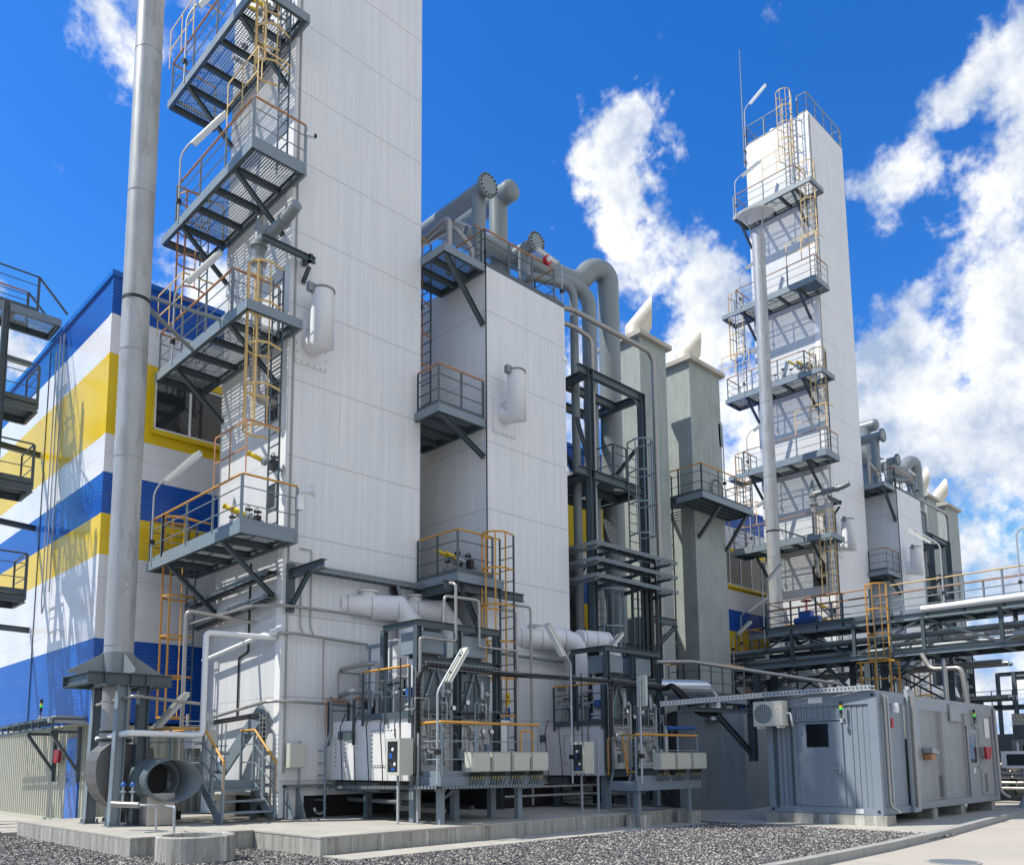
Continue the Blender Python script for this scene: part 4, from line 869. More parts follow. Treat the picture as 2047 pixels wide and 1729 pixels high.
    for x0, x1 in ((10.62, 11.55), (11.7, 12.68)):
        xm = (x0+x1)/2+dx
        for sgn in (-1, 1): g = MB(); g.bar((xm, 13.62, 3.5), (xm+sgn*.34, 13.62, 2.62), .05, .05); g.build('diagonal_brace', 'greyl', t)
    for k in range(6):
        x = 10.75+dx+k*.36+rr.uniform(-.08, .08); z = rr.choice((1.75, 2.15, 2.62, 2.75)); g = MB(); g.disc((x, 13.42, z), (0, 1, 0), .05, .03, 14); gg = g.build('pressure_gauge', 'white', t); g = MB(); g.disc((x, 13.44, z), (0, 1, 0), .056, .03, 14); g.sweep([(x, 13.44, z-.04), (x, 13.44, z-.3)], .01, 6); g.build('gauge_case', 'black', gg)
    for k in range(11):
        x = 10.6+dx+rr.uniform(0, 2.2); z0 = rr.uniform(1.3, 2.2); z1 = z0+rr.uniform(.5, 1.5); y = 13.42-rr.uniform(0, .12); q = rr.uniform(.08, .4)*rr.choice((-1, 1)); g = MB()
        g.pipe([(x, 13.64, z0), (x, y, z0), (x, y, z1), (x+q, y, z1), (x+q, y, z1-.22), (x+q, 13.64, z1-.22)], rr.choice((.009, .014, .02)), .035, 6, 3); g.build('small_tube', rr.choice(('stain', 'galvd', 'bolt', 'greyl')), t)
    for k in range(3):
        x = 10.8+dx+k*.75; g = MB(); g.box(x, x+.16, 13.38, 13.47, 1.45+.1*k, 1.68+.1*k); g.build('instrument_box', rr.choice(('cabinet', 'greyl', 'galvd')), t)
    for k in range(7):
        x = 10.7+dx+rr.uniform(0, 2.2); y = 14.3+rr.uniform(0, 1.2); h_ = rr.uniform(2.9, 3.9); g = MB(); g.pipe([(x, y, 2.45), (x, y, h_), (x+rr.uniform(-.5, .5), y+.3, h_), (x+.1, yb, h_)], rr.choice((.03, .045, .06)), .1, 8, 3); g.build('process_pipe', rr.choice(('pipegrey', 'stain', 'duct')), t)
    for k in range(5):
        y = 13.95+k*.5; g = MB(); g.pipe([(10.40+dx-.03, y, .95), (10.36+dx, y, 1.3), (10.36+dx, y+.1, 2.3), (10.5+dx, y+.1, 2.6)], .012, .05, 5, 2); g.build('small_tube', 'bolt', t)
    b = MB(); a_ = MB()
    for k in range(4): valve(b, a_, (10.95+dx+.5*k, 14.5, 3.0), 1.6)
    vb2 = b.build('valve_group', 'bolt', t); a_.build('hand_wheels', 'bluevalve' if s else 'bolt', vb2)
    g = MB(); g.box(10.6+dx, 13.0+dx, 15.0, yb-.2, .9, 1.1)
    for k in range(5): g.sweep([(10.7+dx+.5*k, 14.3, .7-.05*k), (10.9+dx+.5*k, yb-.3, .7-.05*k)], .05, 8)
    g.build('underfloor_pipes', 'mid2', t)
    # tall white enclosure, vessels and pipes on the walkway
    if first:
        g = MB(); g.box(11.2, 12.4, 15.1, 16.25, 2.45, 4.25); e = g.build('enclosure', 'whitebox', t)
        g = MB(); g.box(11.17, 11.2, 15.08, 16.27, 4.12, 4.2); g.box(11.17, 11.2, 16.12, 16.18, 2.5, 4.12); g.box(11.17, 11.2, 15.3, 15.36, 2.5, 4.12); g.build('edge_strip', 'greyl', e)
        g = MB(); g.sweep([(10.9, 15.6, 2.45), (10.9, 15.6, 2.7), (10.9, 15.6, 2.72), (10.9, 15.6, 2.86)], 0, 14, True, [.12, .12, .26, .22]); g.build('breather', 'bolt', t)
    for x, y, r_, z1 in ((11.05, 14.1, .27, 4.9), (12.35, 14.2, .26, 4.0)):
        g = MB(); g.sweep([(x+dx, y, 2.45), (x+dx, y, z1-.9)], r_, 20); g.disc((x+dx, y, 2.6), (0, 0, 1), r_+.07, .05, 20); g.disc((x+dx, y, 2.7), (0, 0, 1), r_+.07, .05, 20); g.build('vessel', 'duct', t)
    b = MB(); a_ = MB(); y = 13.9
    for j in range(5): valve(b, a_, (10.65+dx+.08*j, 14.35+.25*j, 2.95), 1.1, (0, 1, 0))
    b.pipe([(10.62+dx, 15.2, 2.7), (10.62+dx, 15.2, 3.0), (10.75+dx, 13.9, 3.0)], .03); b.pipe([(10.6+dx, 14.4, 2.5), (10.6+dx, 14.4, 3.3), (10.9+dx, 14.2, 3.3)], .02, .08)
    vb = b.build('valve_group', 'galv', t); a_.build('hand_wheels', 'bolt', vb)
    g = MB(); g.sweep([(10.72+dx, 14.0, 2.85), (10.72+dx, 14.0, 3.05)], .10, 14); g.build('actuator', 'bluevalve', vb)
    return t
M['mid'] = mk_paint('blue_grey_panel', (.13, .18, .205), .4, .15); M['mid2'] = mk_paint('dull_grey_panel', (.13, .145, .155), .5, .2)
skid(0, ''); skid(1, '')
def big_duct(lab, l2, pts, r=.29, nozzle=None, mat='duct'):
    t = thing('white_duct', lab, 'duct', tuple(pts[0]), 'white insulated ducts', l2)
    g = MB(); g.sweep(pts, r, 24); g.build('duct', mat, t)
    g = MB(); ls = [(V(q)-V(p)).length for p, q in zip(pts, pts[1:])]; i0 = ls.index(max(l for l, p, q in zip(ls, pts, pts[1:]) if abs(q[2]-p[2]) < .1)); d = (V(pts[i0+1])-V(pts[i0])).normalized(); L_ = ls[i0]
    for k in (.1, .5, .95): g.sweep([V(pts[i0])+d*L_*k, V(pts[i0])+d*(L_*k+.012)], r+.008, 24)
    g.build('seam', 'greyl', t)
    if nozzle:
        n0 = V(nozzle); g = MB(); g.sweep([n0, n0+V((0, 0, .36))], .2, 18); g.disc(n0+V((0, 0, .38)), (0, 0, 1), .26, .035, 20); g.bolts(n0+V((0, 0, .385)), (0, 0, 1), .23, 14, .014, .06); g.build('nozzle', mat, t)
    return t
big_duct('front white duct bending down from the tallest tower into its skid', 'far white duct bending down beside the far tower', [(10.92, 17.0, 5.22), (12.2, 16.38, 5.22), (12.53, 16.36, 4.92), (12.53, 16.36, 2.4)], .29, (11.5, 16.72, 5.2))
big_duct('rear white duct half hidden behind the first, bending down right of it', 'far second white duct beside the far tower', [(12.35, 17.0, 5.3), (13.58, 16.45, 5.3), (13.9, 16.44, 5.0), (13.9, 16.44, 2.4)], .28, (12.95, 16.75, 5.28))
big_duct('white duct on the shorter tower front turning down into the skid of the shorter tower', 'far white duct on the shorter tower front', [(15.7, 16.0, 4.78), (17.0, 15.3, 4.78), (17.2, 15.25, 4.72), (17.36, 15.25, 4.55), (17.4, 15.25, 4.3), (17.4, 15.25, 2.4)], .29, (16.3, 15.68, 4.76))
big_duct('white duct end stopping in a mitred hood right of the turned-down duct', 'far white duct end with mitred hood', [(17.6, 15.35, 4.85), (18.55, 15.2, 4.85), (18.82, 15.2, 4.55), (18.82, 15.2, 3.9)], .28)
big_duct('bright aluminium-clad duct bending down above the grey enclosure', None, [(18.9, 14.2, 3.52), (21.9, 14.25, 3.66)]+[(21.9+.62*math.sin(a), 14.25, 3.66-.62*(1-math.cos(a))) for a in (.25, .5, .75, 1.0, 1.25, 1.5)]+[(22.52, 14.25, 2.7)], .245, None, 'alu')
# thin stainless lines
pipe('steam_line', 'thin stainless pipe rising and looping above the skid of the tallest tower frame', [(10.5, 13.4, .4), (10.5, 13.4, 4.0), (10.6, 13.4, 4.02), (11.45, 13.4, 4.02), (11.45, 13.4, 5.25), (11.45, 13.6, 5.3)], .032, 'stain', bend=.08)
pipe('steam_line', 'thin stainless pipe making a square loop behind the skid of the tallest tower frame', [(12.2, 13.5, 3.98), (12.2, 13.5, 5.0), (11.3, 13.6, 5.0), (11.3, 13.6, 4.4)], .032, 'stain', bend=.1)
pipe('steam_line', 'thin stainless pipe running right from the loop and down by the ladder', [(12.2, 13.5, 4.3), (12.2, 13.5, 3.98), (13.35, 13.5, 3.98), (13.35, 13.5, 1.3)], .03, 'stain', bend=.08)
pipe('steam_line', 'upper thin pipe crossing the front of the tallest tower near its foot', [(8.75, 20.3, 4.95), (8.75, 17.1, 4.97), (9.3, 16.62, 4.97), (12.9, 16.6, 4.97)], .035, 'stain', bend=.15)
pipe('steam_line', 'second thin pipe crossing the tallest tower front below the first', [(9.2, 16.8, 4.37), (9.5, 16.62, 4.37), (12.4, 16.62, 4.25), (12.7, 16.62, 4.5)], .035, 'stain', bend=.1)
pipe('steam_line', 'third thin pipe at head height ending midway along the tallest tower', [(9.05, 19.6, 2.62), (9.05, 16.95, 2.86), (9.4, 16.62, 2.86), (11.05, 16.62, 2.82)], .035, 'stain', bend=.2)
pipe('frosted_pipe', 'short frosted white pipe along the sunlit foot of the tallest tower', [(9.05, 20.2, 4.05), (9.05, 17.2, 4.35), (9.2, 16.8, 4.37)], .05, 'whitep')
pipe('steam_line', 'two long brown pipes low under the skid of the shorter tower, upper one', [(13.6, 13.9, 1.0), (13.6, 13.9, .92), (18, 13.9, .90)], .028, 'stain')
pipe('steam_line', 'two long brown pipes low under the skid of the shorter tower, lower one', [(13.3, 13.9, .72), (18, 13.9, .70)], .028, 'stain')
pipe('steam_line', 'pair of upright pipes right of the ochre ladder, left one', [(14.9, 15.6, 5.4), (15.3, 15.5, 5.4), (15.3, 15.5, .4)], .035, 'stain', bend=.12)
pipe('steam_line', 'pair of upright pipes right of the ochre ladder, right one', [(15.0, 15.55, 5.55), (15.75, 15.4, 5.55), (15.75, 15.4, .4)], .035, 'stain', bend=.12)
pipe('steam_line', 'horizontal grey pipe crossing the shorter tower at duct height', [(13.5, 15.5, 4.25), (17.2, 15.6, 4.22)], .045, 'pipegrey')
pipe('steam_line', 'thin lime-coated sensor tubes looping on the tallest tower front', [(10.35, 16.77, 2.9), (10.35, 16.77, 4.35), (11.2, 16.77, 4.35)], .012, 'stain', bend=.05, n=6)
pipe('steam_line', 'smaller sensor tube loop on the tallest tower front', [(10.75, 16.77, 2.9), (10.75, 16.77, 3.6), (11.35, 16.77, 3.6), (11.35, 16.77, 2.5)], .012, 'stain', bend=.05, n=6)
pipe('long_pipe', 'long pale pipe running from the skid of the shorter tower towards the container roof', [(18.38, 13.3, 4.1), (19.55, 13.0, 4.17), (24.0, 11.6, 3.81), (24.9, 11.3, 3.74)], .055, 'stain', bend=.2)
pipe('long_pipe', 'blue-banded pipe under the cable channel right of the skid', [(18.8, 13.3, 2.35), (20.6, 13.7, 2.4)], .05, 'blueplain')
# cable channel along the front of the tallest tower
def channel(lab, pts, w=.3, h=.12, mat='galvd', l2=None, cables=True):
    t = thing('cable_channel', lab, 'cable tray', tuple(pts[0]), None, l2); g = MB(); hh = MB()
    for a, b in zip(pts, pts[1:]):
        a, b = V(a), V(b); d = (b-a).normalized(); s = d.cross(V((0, 0, 1))).normalized() if abs(d.z) < .9 else V((0, 1, 0)); u = s.cross(d)
        for k in (-1, 1): g.bar(a+s*k*w/2, b+s*k*w/2, .012, h)
        L_ = (b-a).length; q = .1
        while q < L_: p = a+d*q-u*h*.45; g.bar(p-s*w/2, p+s*w/2, .03, .012); q += .25
        q = .05
        while q < L_:
            p = a+d*q; hh.bar(p+s*(w/2+.008)-u*.02, p+s*(w/2+.008)+u*.03, .022, .004) if L_ < 9 else None; q += .09
    g.build('rails', mat, t)
    if hh.v: hh.build('slots', 'bolt', t)
    if cables:
        c = MB()
        for j in range(4): c.sweep([V(p)+V((0, 0, .0))+V((.0, (j-1.5)*w*.2, 0)) if abs((V(pts[1])-V(pts[0])).x) > abs((V(pts[1])-V(pts[0])).y) else V(p)+V(((j-1.5)*w*.2, 0, 0)) for p in pts], .022, 6)
        c.build('cables', 'black', t)
    return t
channel('perforated cable channel crossing the front of the tallest tower above the ducts', [(9.55, 16.55, 5.86), (13.55, 16.55, 5.86)], .28, .13, l2='far cable channel across the far tower')
channel('upper cable channel along the sunlit foot of the tallest tower', [(9.08, 21.2, 5.55), (9.08, 16.9, 5.75)], .25, .12)
channel('lower cable channel along the sunlit foot of the tallest tower', [(9.08, 21.0, 4.95), (9.08, 16.9, 5.2)], .25, .12)
channel('slanting cable channel dropping from the tower channel to the skid of the tallest tower', [(12.2, 16.6, 5.8), (12.75, 16.6, 4.0), (12.6, 15, 3.9)], .3, .1)
channel('long perforated channel leading to the container roof', [(17.5, 12.6, 2.9), (19.0, 10.55, 3.07), (19.2, 7.96, 3.09)], .28, .12, 'galv')
channel('low wire tray with black cables along the base of the tallest tower', [(9.4, 16.7, 1.02), (10.35, 16.7, 1.02), (10.4, 16.4, 1.0)], .18, .06)
channel('low wire tray with black cables under the edge of the skid with four boxes', [(10.4, 16.4, .98), (10.3, 13.3, 1.02), (10.4, 12.66, 1.03), (13.2, 12.66, 1.0)], .18, .06)
t = thing('corner_bracket', 'heavy cantilever beam and strut at the corner of the tallest tower', 'bracket', (9.2, 16.5, 5.2), None, 'heavy cantilever bracket at the corner of the far tower')
g = MB(); g.ibeam((9.45, 16.75, 5.72), (9.45, 15.35, 5.72), .14, .2); g.ibeam((9.45, 16.72, 4.95), (9.45, 15.95, 5.65), .08, .1); g.box(9.36, 9.54, 16.70, 16.785, 4.85, 5.95); g.build('beam', 'grey', t)
for nm, x, y, z0 in (('left', 9.72, 16.75, 1), ('right', 9.98, 16.75, 1)):
    pipe('impulse_line', f'{nm} of two thin lines dropping down the tallest tower front by the corner', [(x-.3, y, 6.35 if x > 9.8 else 6.0), (x, y, 6.35 if x > 9.8 else 6.0), (x, y, 4.6), (x+.08, y, 4.4)], .014, 'stain', bend=.05, n=6)
# front access platforms with yellow rails, terminal boxes and lamps
def term_boxes(n, x0, y, z, dxs, lab):
    for i in range(n):
        t = thing('terminal_box', f'{["first", "second", "third", "fourth"][i]} pale terminal box from the left {lab}', 'terminal box', (x0+i*dxs, y, z), 'terminal boxes '+lab)
        g = MB(); g.box(x0+i*dxs, x0+i*dxs+dxs*.88, y-.2, y, z, z+.38); g.build('box', 'cabinet', t)
        g = MB(); g.box(x0+i*dxs+.02, x0+i*dxs+dxs*.86, y-.225, y-.203, z+.02, z+.36); g.box(x0+i*dxs-.004, x0+i*dxs+dxs*.89, y-.21, y+.01, z+.383, z+.393); g.build('lid', 'cabinet', t)
        g = MB()
        for j in range(11): xx = x0+i*dxs+.05+j*dxs*.07; g.sweep([(xx, y-.1, z), (xx, y-.1, z-.09)], .013, 6)
        g.build('glands', 'bolt', t)
        g = MB()
        for j in range(6): xx = x0+i*dxs+.07+j*dxs*.13; g.pipe([(xx, y-.1, z-.09), (xx+.02*rng.random(), y-.09, z-.16), (xx+.05*(rng.random()-.5), y-.04, z-.27)], .009, .03, 5)
        g.build('cable_tails', 'black', t); g = MB()
        for j in range(5): xx = x0+i*dxs+.09+j*dxs*.14; g.sweep([(xx, y-.115, z-.09), (xx+.01*rng.random(), y-.115, z-.13-.04*rng.random())], .006, 5)
        g.build('marker_tags', 'yvalve', t)
def front_platform(lab, x0, x1, y0, y1, z, legs, railp, top='yellow'):
    t = thing('low_platform', lab, 'platform', (x0, y0, .31), 'low platforms in front of the skids')
    deck(t, x0, x1, y0, y1, z, None, 'y', 4)
    for x, y, zb in legs:
        g = MB(); g.box(x-.06, x+.06, y-.06, y+.06, zb, z-.2); g.box(x-.075, x+.075, y-.075, y+.075, zb+.62, z-.2); g.build('leg', 'greyl', t)
    g = MB(); x, y, zb = legs[0]; g.bar((x, y, zb+.45), (x+.42, y, z-.2), .05); g.build('brace', 'grey', t)
    for r_ in railp: rail(t, r_, 1.08, top, 'greyl', .78, (.33, .66), True, .06, .03)
    return t
front_platform('low steel platform whose yellow rail carries four pale boxes', 10.5, 13.2, 12.72, 13.4, 1.2, [(10.64, 12.92, .31), (12.74, 12.89, .31)], [[(10.5, 13.4, 1.2), (10.5, 12.72, 1.2), (13.2, 12.72, 1.2)]])
term_boxes(4, 11.06, 12.68, 1.31, .56, 'of the four on a yellow rail')
tube_lamp('broad tube lamp leaning on a bent pole over the yellow rail with four boxes', (10.32, 12.62, 1.1), (10.32, 12.62, 2.85), (10.42, 12.62, 3.0), (10.98, 12.62, 3.80), 'tube lamps before the skids', w=.17)
front_platform('low steel platform whose yellow rail carries three pale boxes', 15.6, 18.1, 11.95, 12.6, 1.02, [(15.75, 12.05, .28), (17.62, 11.95, .28)], [[(15.6, 11.95, 1.02), (18.1, 11.95, 1.02)]])
term_boxes(3, 16.18, 11.9, 1.29, .66, 'of the three on a yellow rail')
tube_lamp('upright white tube lamp on a pole before the skid of the shorter tower', (15.35, 11.6, 1.0), (15.35, 11.6, 2.55), (15.352, 11.6, 2.62), (15.37, 11.6, 3.42), 'tube lamps before the skids', w=.26)
tube_lamp('tube lamp leaning left in front of the white duct of the shorter tower', (14.6, 13.0, 1.0), (14.6, 13.0, 3.75), (14.5, 13.0, 3.85), (13.9, 13.0, 4.65), 'tube lamps before the skids', w=.16)
tube_lamp('tube lamp leaning right behind the skid of the shorter tower frame', (17.0, 14.3, 2.6), (17.0, 14.3, 4.0), (17.05, 14.3, 4.1), (17.75, 14.0, 4.95), 'tube lamps before the skids', w=.16)
for i, (x, y) in enumerate(((15.72, 12.02), (17.6, 11.93))):
    g = MB(); g.box(x-.2, x+.2, y-.2, y+.2, -.02, .28); tagm(g.build('footing', 'concrete'), f'{["left", "right"][i]} concrete footing under the posts of the three-box yellow-railed platform', 'footing', 'concrete footings')
def ship_ladder(name, lab, p, zt, wy, ext=1.0, top='orange', x=True):
    """short ladder with bowed stringers and ochre grab rails, rungs along y"""
    x0, y0, z0 = p; t = thing(name, lab, 'ladder', p, 'short ladders to the skids')
    for y in (y0, y0+wy):
        g = MB(); g.pipe([(x0, y, z0), (x0, y, zt-.15), (x0-.14 if False else x0+.12, y, zt+.12), (x0+.12, y, zt+ext)], .034, .06, 6); g.build('stringer', 'greyl', t)
    g = MB(); z = z0+.12
    while z < zt: g.bar((x0, y0, z), (x0, y0+wy, z), .028); z += .27
    g.build('rungs', 'greyl', t)
    for y in (y0-.02, y0+wy+.02):
        g = MB(); g.pipe([(x0-.02, y, zt+.1), (x0-.02, y, zt+ext-.05), (x0+.28, y, zt+ext-.05)], .018, .07, 7); g.build('grab_rail', top, t)
    return t
ship_ladder('short_ladder', 'short grey ladder against the skid of the tallest tower casing below the walkway', (10.28, 16.5, .31), 2.05, .5, .95)
ship_ladder('short_ladder', 'short grey ladder with ochre grab rails to the three-box yellow-railed platform', (16.35, 12.78, .31), 1.05, .56, 1.05, 'yellow')
t = thing('gate', 'small yellow tubular gate behind the four terminal boxes', 'gate', (12.75, 12.6, 1.3)); g = MB(); g.pipe([(12.72, 12.78, 1.25), (12.72, 12.78, 2.15), (13.08, 12.78, 2.15), (13.08, 12.78, 1.25)], .022, .08); g.bar((12.72, 12.78, 1.7), (13.08, 12.78, 1.7), .02); g.build('frame', 'yellow', t)
t = thing('gate', 'yellow tubular gate swung open on the yellow rail with three boxes', 'gate', (15.6, 12.0, 1.0)); g = MB(); g.pipe([(15.62, 12.0, 2.08), (15.95, 12.6, 2.12), (16.1, 12.6, 1.2), (15.65, 12.05, 1.25)], .02, .08); g.bar((15.63, 12.03, 1.65), (16.02, 12.6, 1.68), .018); g.build('frame', 'yellow', t)
def analyser(lab, x, y, z, w=.45, d=.32, h=.72):
    t = thing('analyser_cabinet', lab, 'cabinet', (x, y, .31), 'glass-fronted cabinets')
    g = MB(); g.box(x, x+.02, y, y+w, z, z+h); g.box(x, x+d, y, y+.015, z, z+h); g.box(x, x+d, y+w-.015, y+w, z, z+h); g.box(x, x+d, y+.015, y+w-.015, z+h-.015, z+h); g.box(x, x+d, y+.015, y+w-.015, z, z+.015)
    g = MB(); g.box(x, x+d, y, y+w, z, z+h); g.build('casing', 'cabinet', t)
    g = MB(); g.box(x-.012, x-.002, y+.0, y+.06, z, z+h); g.box(x-.012, x-.002, y+w-.06, y+w, z, z+h); g.box(x-.012, x-.002, y+.06, y+w-.06, z+h-.06, z+h); g.box(x-.012, x-.002, y+.06, y+w-.06, z, z+.06); dd = g.build('door', 'cabinet', t)
    g = MB(); g.box(x-.006, x-.003, y+.06, y+w-.06, z+.06, z+h-.06); g.build('glass', 'glass', dd)
    g = MB(); g.disc((x-.01, y+w*.5, z+h*.7), (1, 0, 0), .035, .012, 14); g.disc((x-.01, y+w*.35, z+h*.3), (1, 0, 0), .035, .012, 14); g.build('gauge', 'white', dd)
    g = MB(); g.box(x-.012, x-.006, y+w*.55, y+w*.75, z+h*.45, z+h*.6); g.box(x-.012, x-.006, y+w*.35, y+w*.6, z+h*.12, z+h*.2); g.build('regulator', 'bluevalve', dd)
    for yy in (y+.05, y+w-.05) if False else (y+.1,):
        pass
    for xx, yy in ((x+d*.4, y+w*.5), (x+d+.1, y-.02)):
        g = MB(); g.bar((xx, yy, .31), (xx, yy, z if xx < x+d else z+h+.1), .05, .03); g.build('strut_post', 'galv', t)
    g = MB(); g.pipe([(x+.1, y+.1, z), (x+.1, y+.1, z-.2), (x+.2, y-.05, z-.25), (x+.3, y-.1, z-.1)], .01, .08, 5); g.pipe([(x+.15, y+.2, z+h), (x+.15, y+.2, z+h+1.6)], .014, 0, 6); g.build('lines', 'black', t)
    return t
analyser('glass-fronted pale cabinet on thin struts before the skid of the tallest tower', 9.98, 13.35, 1.26)
analyser('glass-fronted pale cabinet on thin struts before the skid of the shorter tower', 14.72, 12.72, 1.22)
t = thing('junction_box', 'pale junction box on the tallest tower front beside the yellow stair rail', 'junction box', (9.5, 16.6, 1.3)); g = MB(); g.box(9.42, 9.8, 16.55, 16.72, 1.42, 1.95); g.build('box', 'cabinet', t); g = MB(); g.box(9.425, 9.795, 16.535, 16.548, 1.43, 1.94); g.build('lid', 'cabinet', t); g = MB(); g.bar((9.78, 16.74, .9), (9.78, 16.74, 2.0), .04, .03); g.build('strut', 'galv', t)
t = thing('notice_plate', 'yellow and blue notice plates seen right of the ochre ladder', 'sign', (15.1, 15.7, 2.5)); g = MB(); g.box(15.0, 15.16, 15.6, 15.61, 2.95, 3.25); g.build('plate', 'yvalve', t); g = MB(); g.box(15.0, 15.16, 15.6, 15.61, 2.55, 2.88); g.build('plate', 'blueplain', t); g = MB(); g.box(15.02, 15.1, 15.592, 15.598, 3.12, 3.18); g.box(15.05, 15.09, 15.592, 15.598, 2.62, 2.82); g.build('mark', 'black', t)
# ---------------------------------------------------------------- grey enclosure right of the skids
t = thing('grey_enclosure', 'plain blue-grey walled enclosure between skid and container', 'enclosure', (22.0, 13.47, 0))
g = MB(); g.prism([(22.0, 15.2), (22.94, 13.47), (25.2, 13.9), (26.4, 16.5), (24, 17.2)], 'z', 0, 2.98); g.build('wall', 'boxgrey', t)
g = MB(); g.prism([(21.95, 15.22), (22.92, 13.42), (25.25, 13.85), (26.45, 16.5), (24, 17.25)], 'z', 2.98, 3.03); g.build('coping', 'boxgrey', t)
t = thing('bracket_post', 'dark steel bracket with a diagonal strut carrying the cable channel', 'bracket', (21.9, 12.9, 1)); g = MB(); g.ibeam((22.45, 12.9, 1.45), (22.45, 12.9, 3.0), .2, .2); g.ibeam((22.4, 12.95, 1.7), (20.6, 12.9, 2.75), .12, .14); g.ibeam((19.0, 12.9, 2.85), (22.4, 12.9, 2.9), .12, .12); g.build('frame', 'grey', t)
t = thing('tank_rail_platform', 'small platform with ochre rails behind the long pale pipe', 'platform', (24, 15.6, 3)); deck(t, 23.6, 26.4, 15.4, 16.6, 3.6, None, 'x', 3); rail(t, [(23.6, 16.6, 3.6), (23.6, 15.4, 3.6), (26.4, 15.4, 3.6)], 1.1, 'yellow', 'grey', .7)
# ---------------------------------------------------------------- round exhaust stack on its steel table
SX, SY = 6.33, 18.17
def stack():
    t = thing('exhaust_stack', 'tall scuffed round steel stack standing on a four-legged steel table', 'stack', (SX, SY, .316), 'round steel stacks', 'slim round steel stack standing in front of the far tower')
    g = MB(); g.sweep([(SX, SY, 3.55), (SX, SY, 26)], .285, 32, True); g.build('tube', 'stack', t)
    g = MB()
    for z in (3.95, 10.4, 14.1, 17.6, 8.0): g.sweep([(SX, SY, z-.012), (SX, SY, z+.012)], .291, 32)
    g.build('weld_seam', 'stain', t)
    g = MB(); zt = 3.34
    for a in range(4):
        c, s = math.cos(a*math.pi/2+.0), math.sin(a*math.pi/2+.0)
        P = [(SX+c*.28, SY+s*.28), (SX+c*.95, SY+s*.95)]
        n = V((-s, c, 0))*.012
        q = [V((P[0][0], P[0][1], zt)), V((P[1][0], P[1][1], zt)), V((P[1][0], P[1][1], zt+.05)), V((P[0][0], P[0][1], zt+.46))]
        g.add([p-n for p in q]+[p+n for p in q], [(0, 1, 2, 3), (4, 7, 6, 5), (0, 4, 5, 1), (1, 5, 6, 2), (2, 6, 7, 3), (3, 7, 4, 0)])
    g.sweep([(SX, SY, zt), (SX, SY, zt+.47)], .30, 32); g.build('base_cone', 'pipegrey', t)
    g = MB()
    for y in (SY-.74, SY+.74): g.ibeam((SX-.82, y, 3.21), (SX+.82, y, 3.21), .15, .24, .016)
    for x in (SX-.74, SX-.25, SX+.25, SX+.74): g.ibeam((x, SY-.66, 3.21), (x, SY+.66, 3.21), .15, .22, .016)
    for k in (-.5, 0, .3): g.box(SX+k-.008, SX+k+.008, SY-.81, SY-.75, 3.11, 3.31)
    g.build('table_frame', 'grey', t)
    for x, y in ((6.19, 17.47), (6.19, 18.86), (6.62, 17.5), (6.66, 18.98)):
        g = MB(); g.ibeam((x-.05, y, .33), (x, y, 3.09), .18, .2, .014); g.box(x-.2, x+.12, y-.14, y+.14, .316, .34)
        for a, b in ((-.16, -.1), (.08, -.1), (-.16, .1)): g.disc((x+a, y+b, .37), (0, 0, 1), .022, .09, 6)
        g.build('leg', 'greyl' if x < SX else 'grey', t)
    g = MB(); g.sweep([(SX, SY, 3.34), (SX, SY, 2.2)], .27, 28); g.sweep([(SX, SY, 2.8), (SX, SY, 2.83)], .28, 28); g.sweep([(SX, SY, 2.4), (SX, SY, 2.43)], .28, 28); g.build('lower_tube', 'stain', t)
    return t
stack()
t = thing('stack_guy', 'pair of grey stay rods tying the round stack to the tower platform', 'stay', (6.4, 17.6, 11.5), None, 'stay rods tying the slim stack to the far tower')
g = MB(); g.sweep([(SX+.25, SY-.1, 11.75), (7.96, 17.5, 11.5)], .045, 8); g.sweep([(SX+.25, SY+.1, 11.62), (7.96, 19.0, 11.35)], .05, 8); g.build('rod', 'pipegrey', t); g = MB(); g.sweep([(SX, SY, 11.55), (SX, SY, 11.62)], .295, 28); g.build('collar', 'bolt', t)
t = thing('rain_cap', '@', 'rain cap', (SX, SY, 26), None, 'flat pale rain cap on rods above the mouth of the slim stack')
g = MB(); g.disc((SX-.1, SY, 26.9), (-.2, -.1, .97), .85, .05, 28); g.build('plate', 'frp', t); g = MB()
for a in (0, 2.1, 4.2): g.bar((SX+.25*math.cos(a), SY+.25*math.sin(a), 25.8), (SX+.55*math.cos(a), SY+.55*math.sin(a), 26.95), .03)
g.build('rod', 'galv', t)
m = Mt('dark_window_glass', (.006, .008, .012), .12); m.b.inputs['Specular IOR Level'].default_value = .25; M['darkglass'] = m.done()
M['ductgrey2'] = mk_paint('dark_duct_paint', (.12, .12, .118), .5, .3)
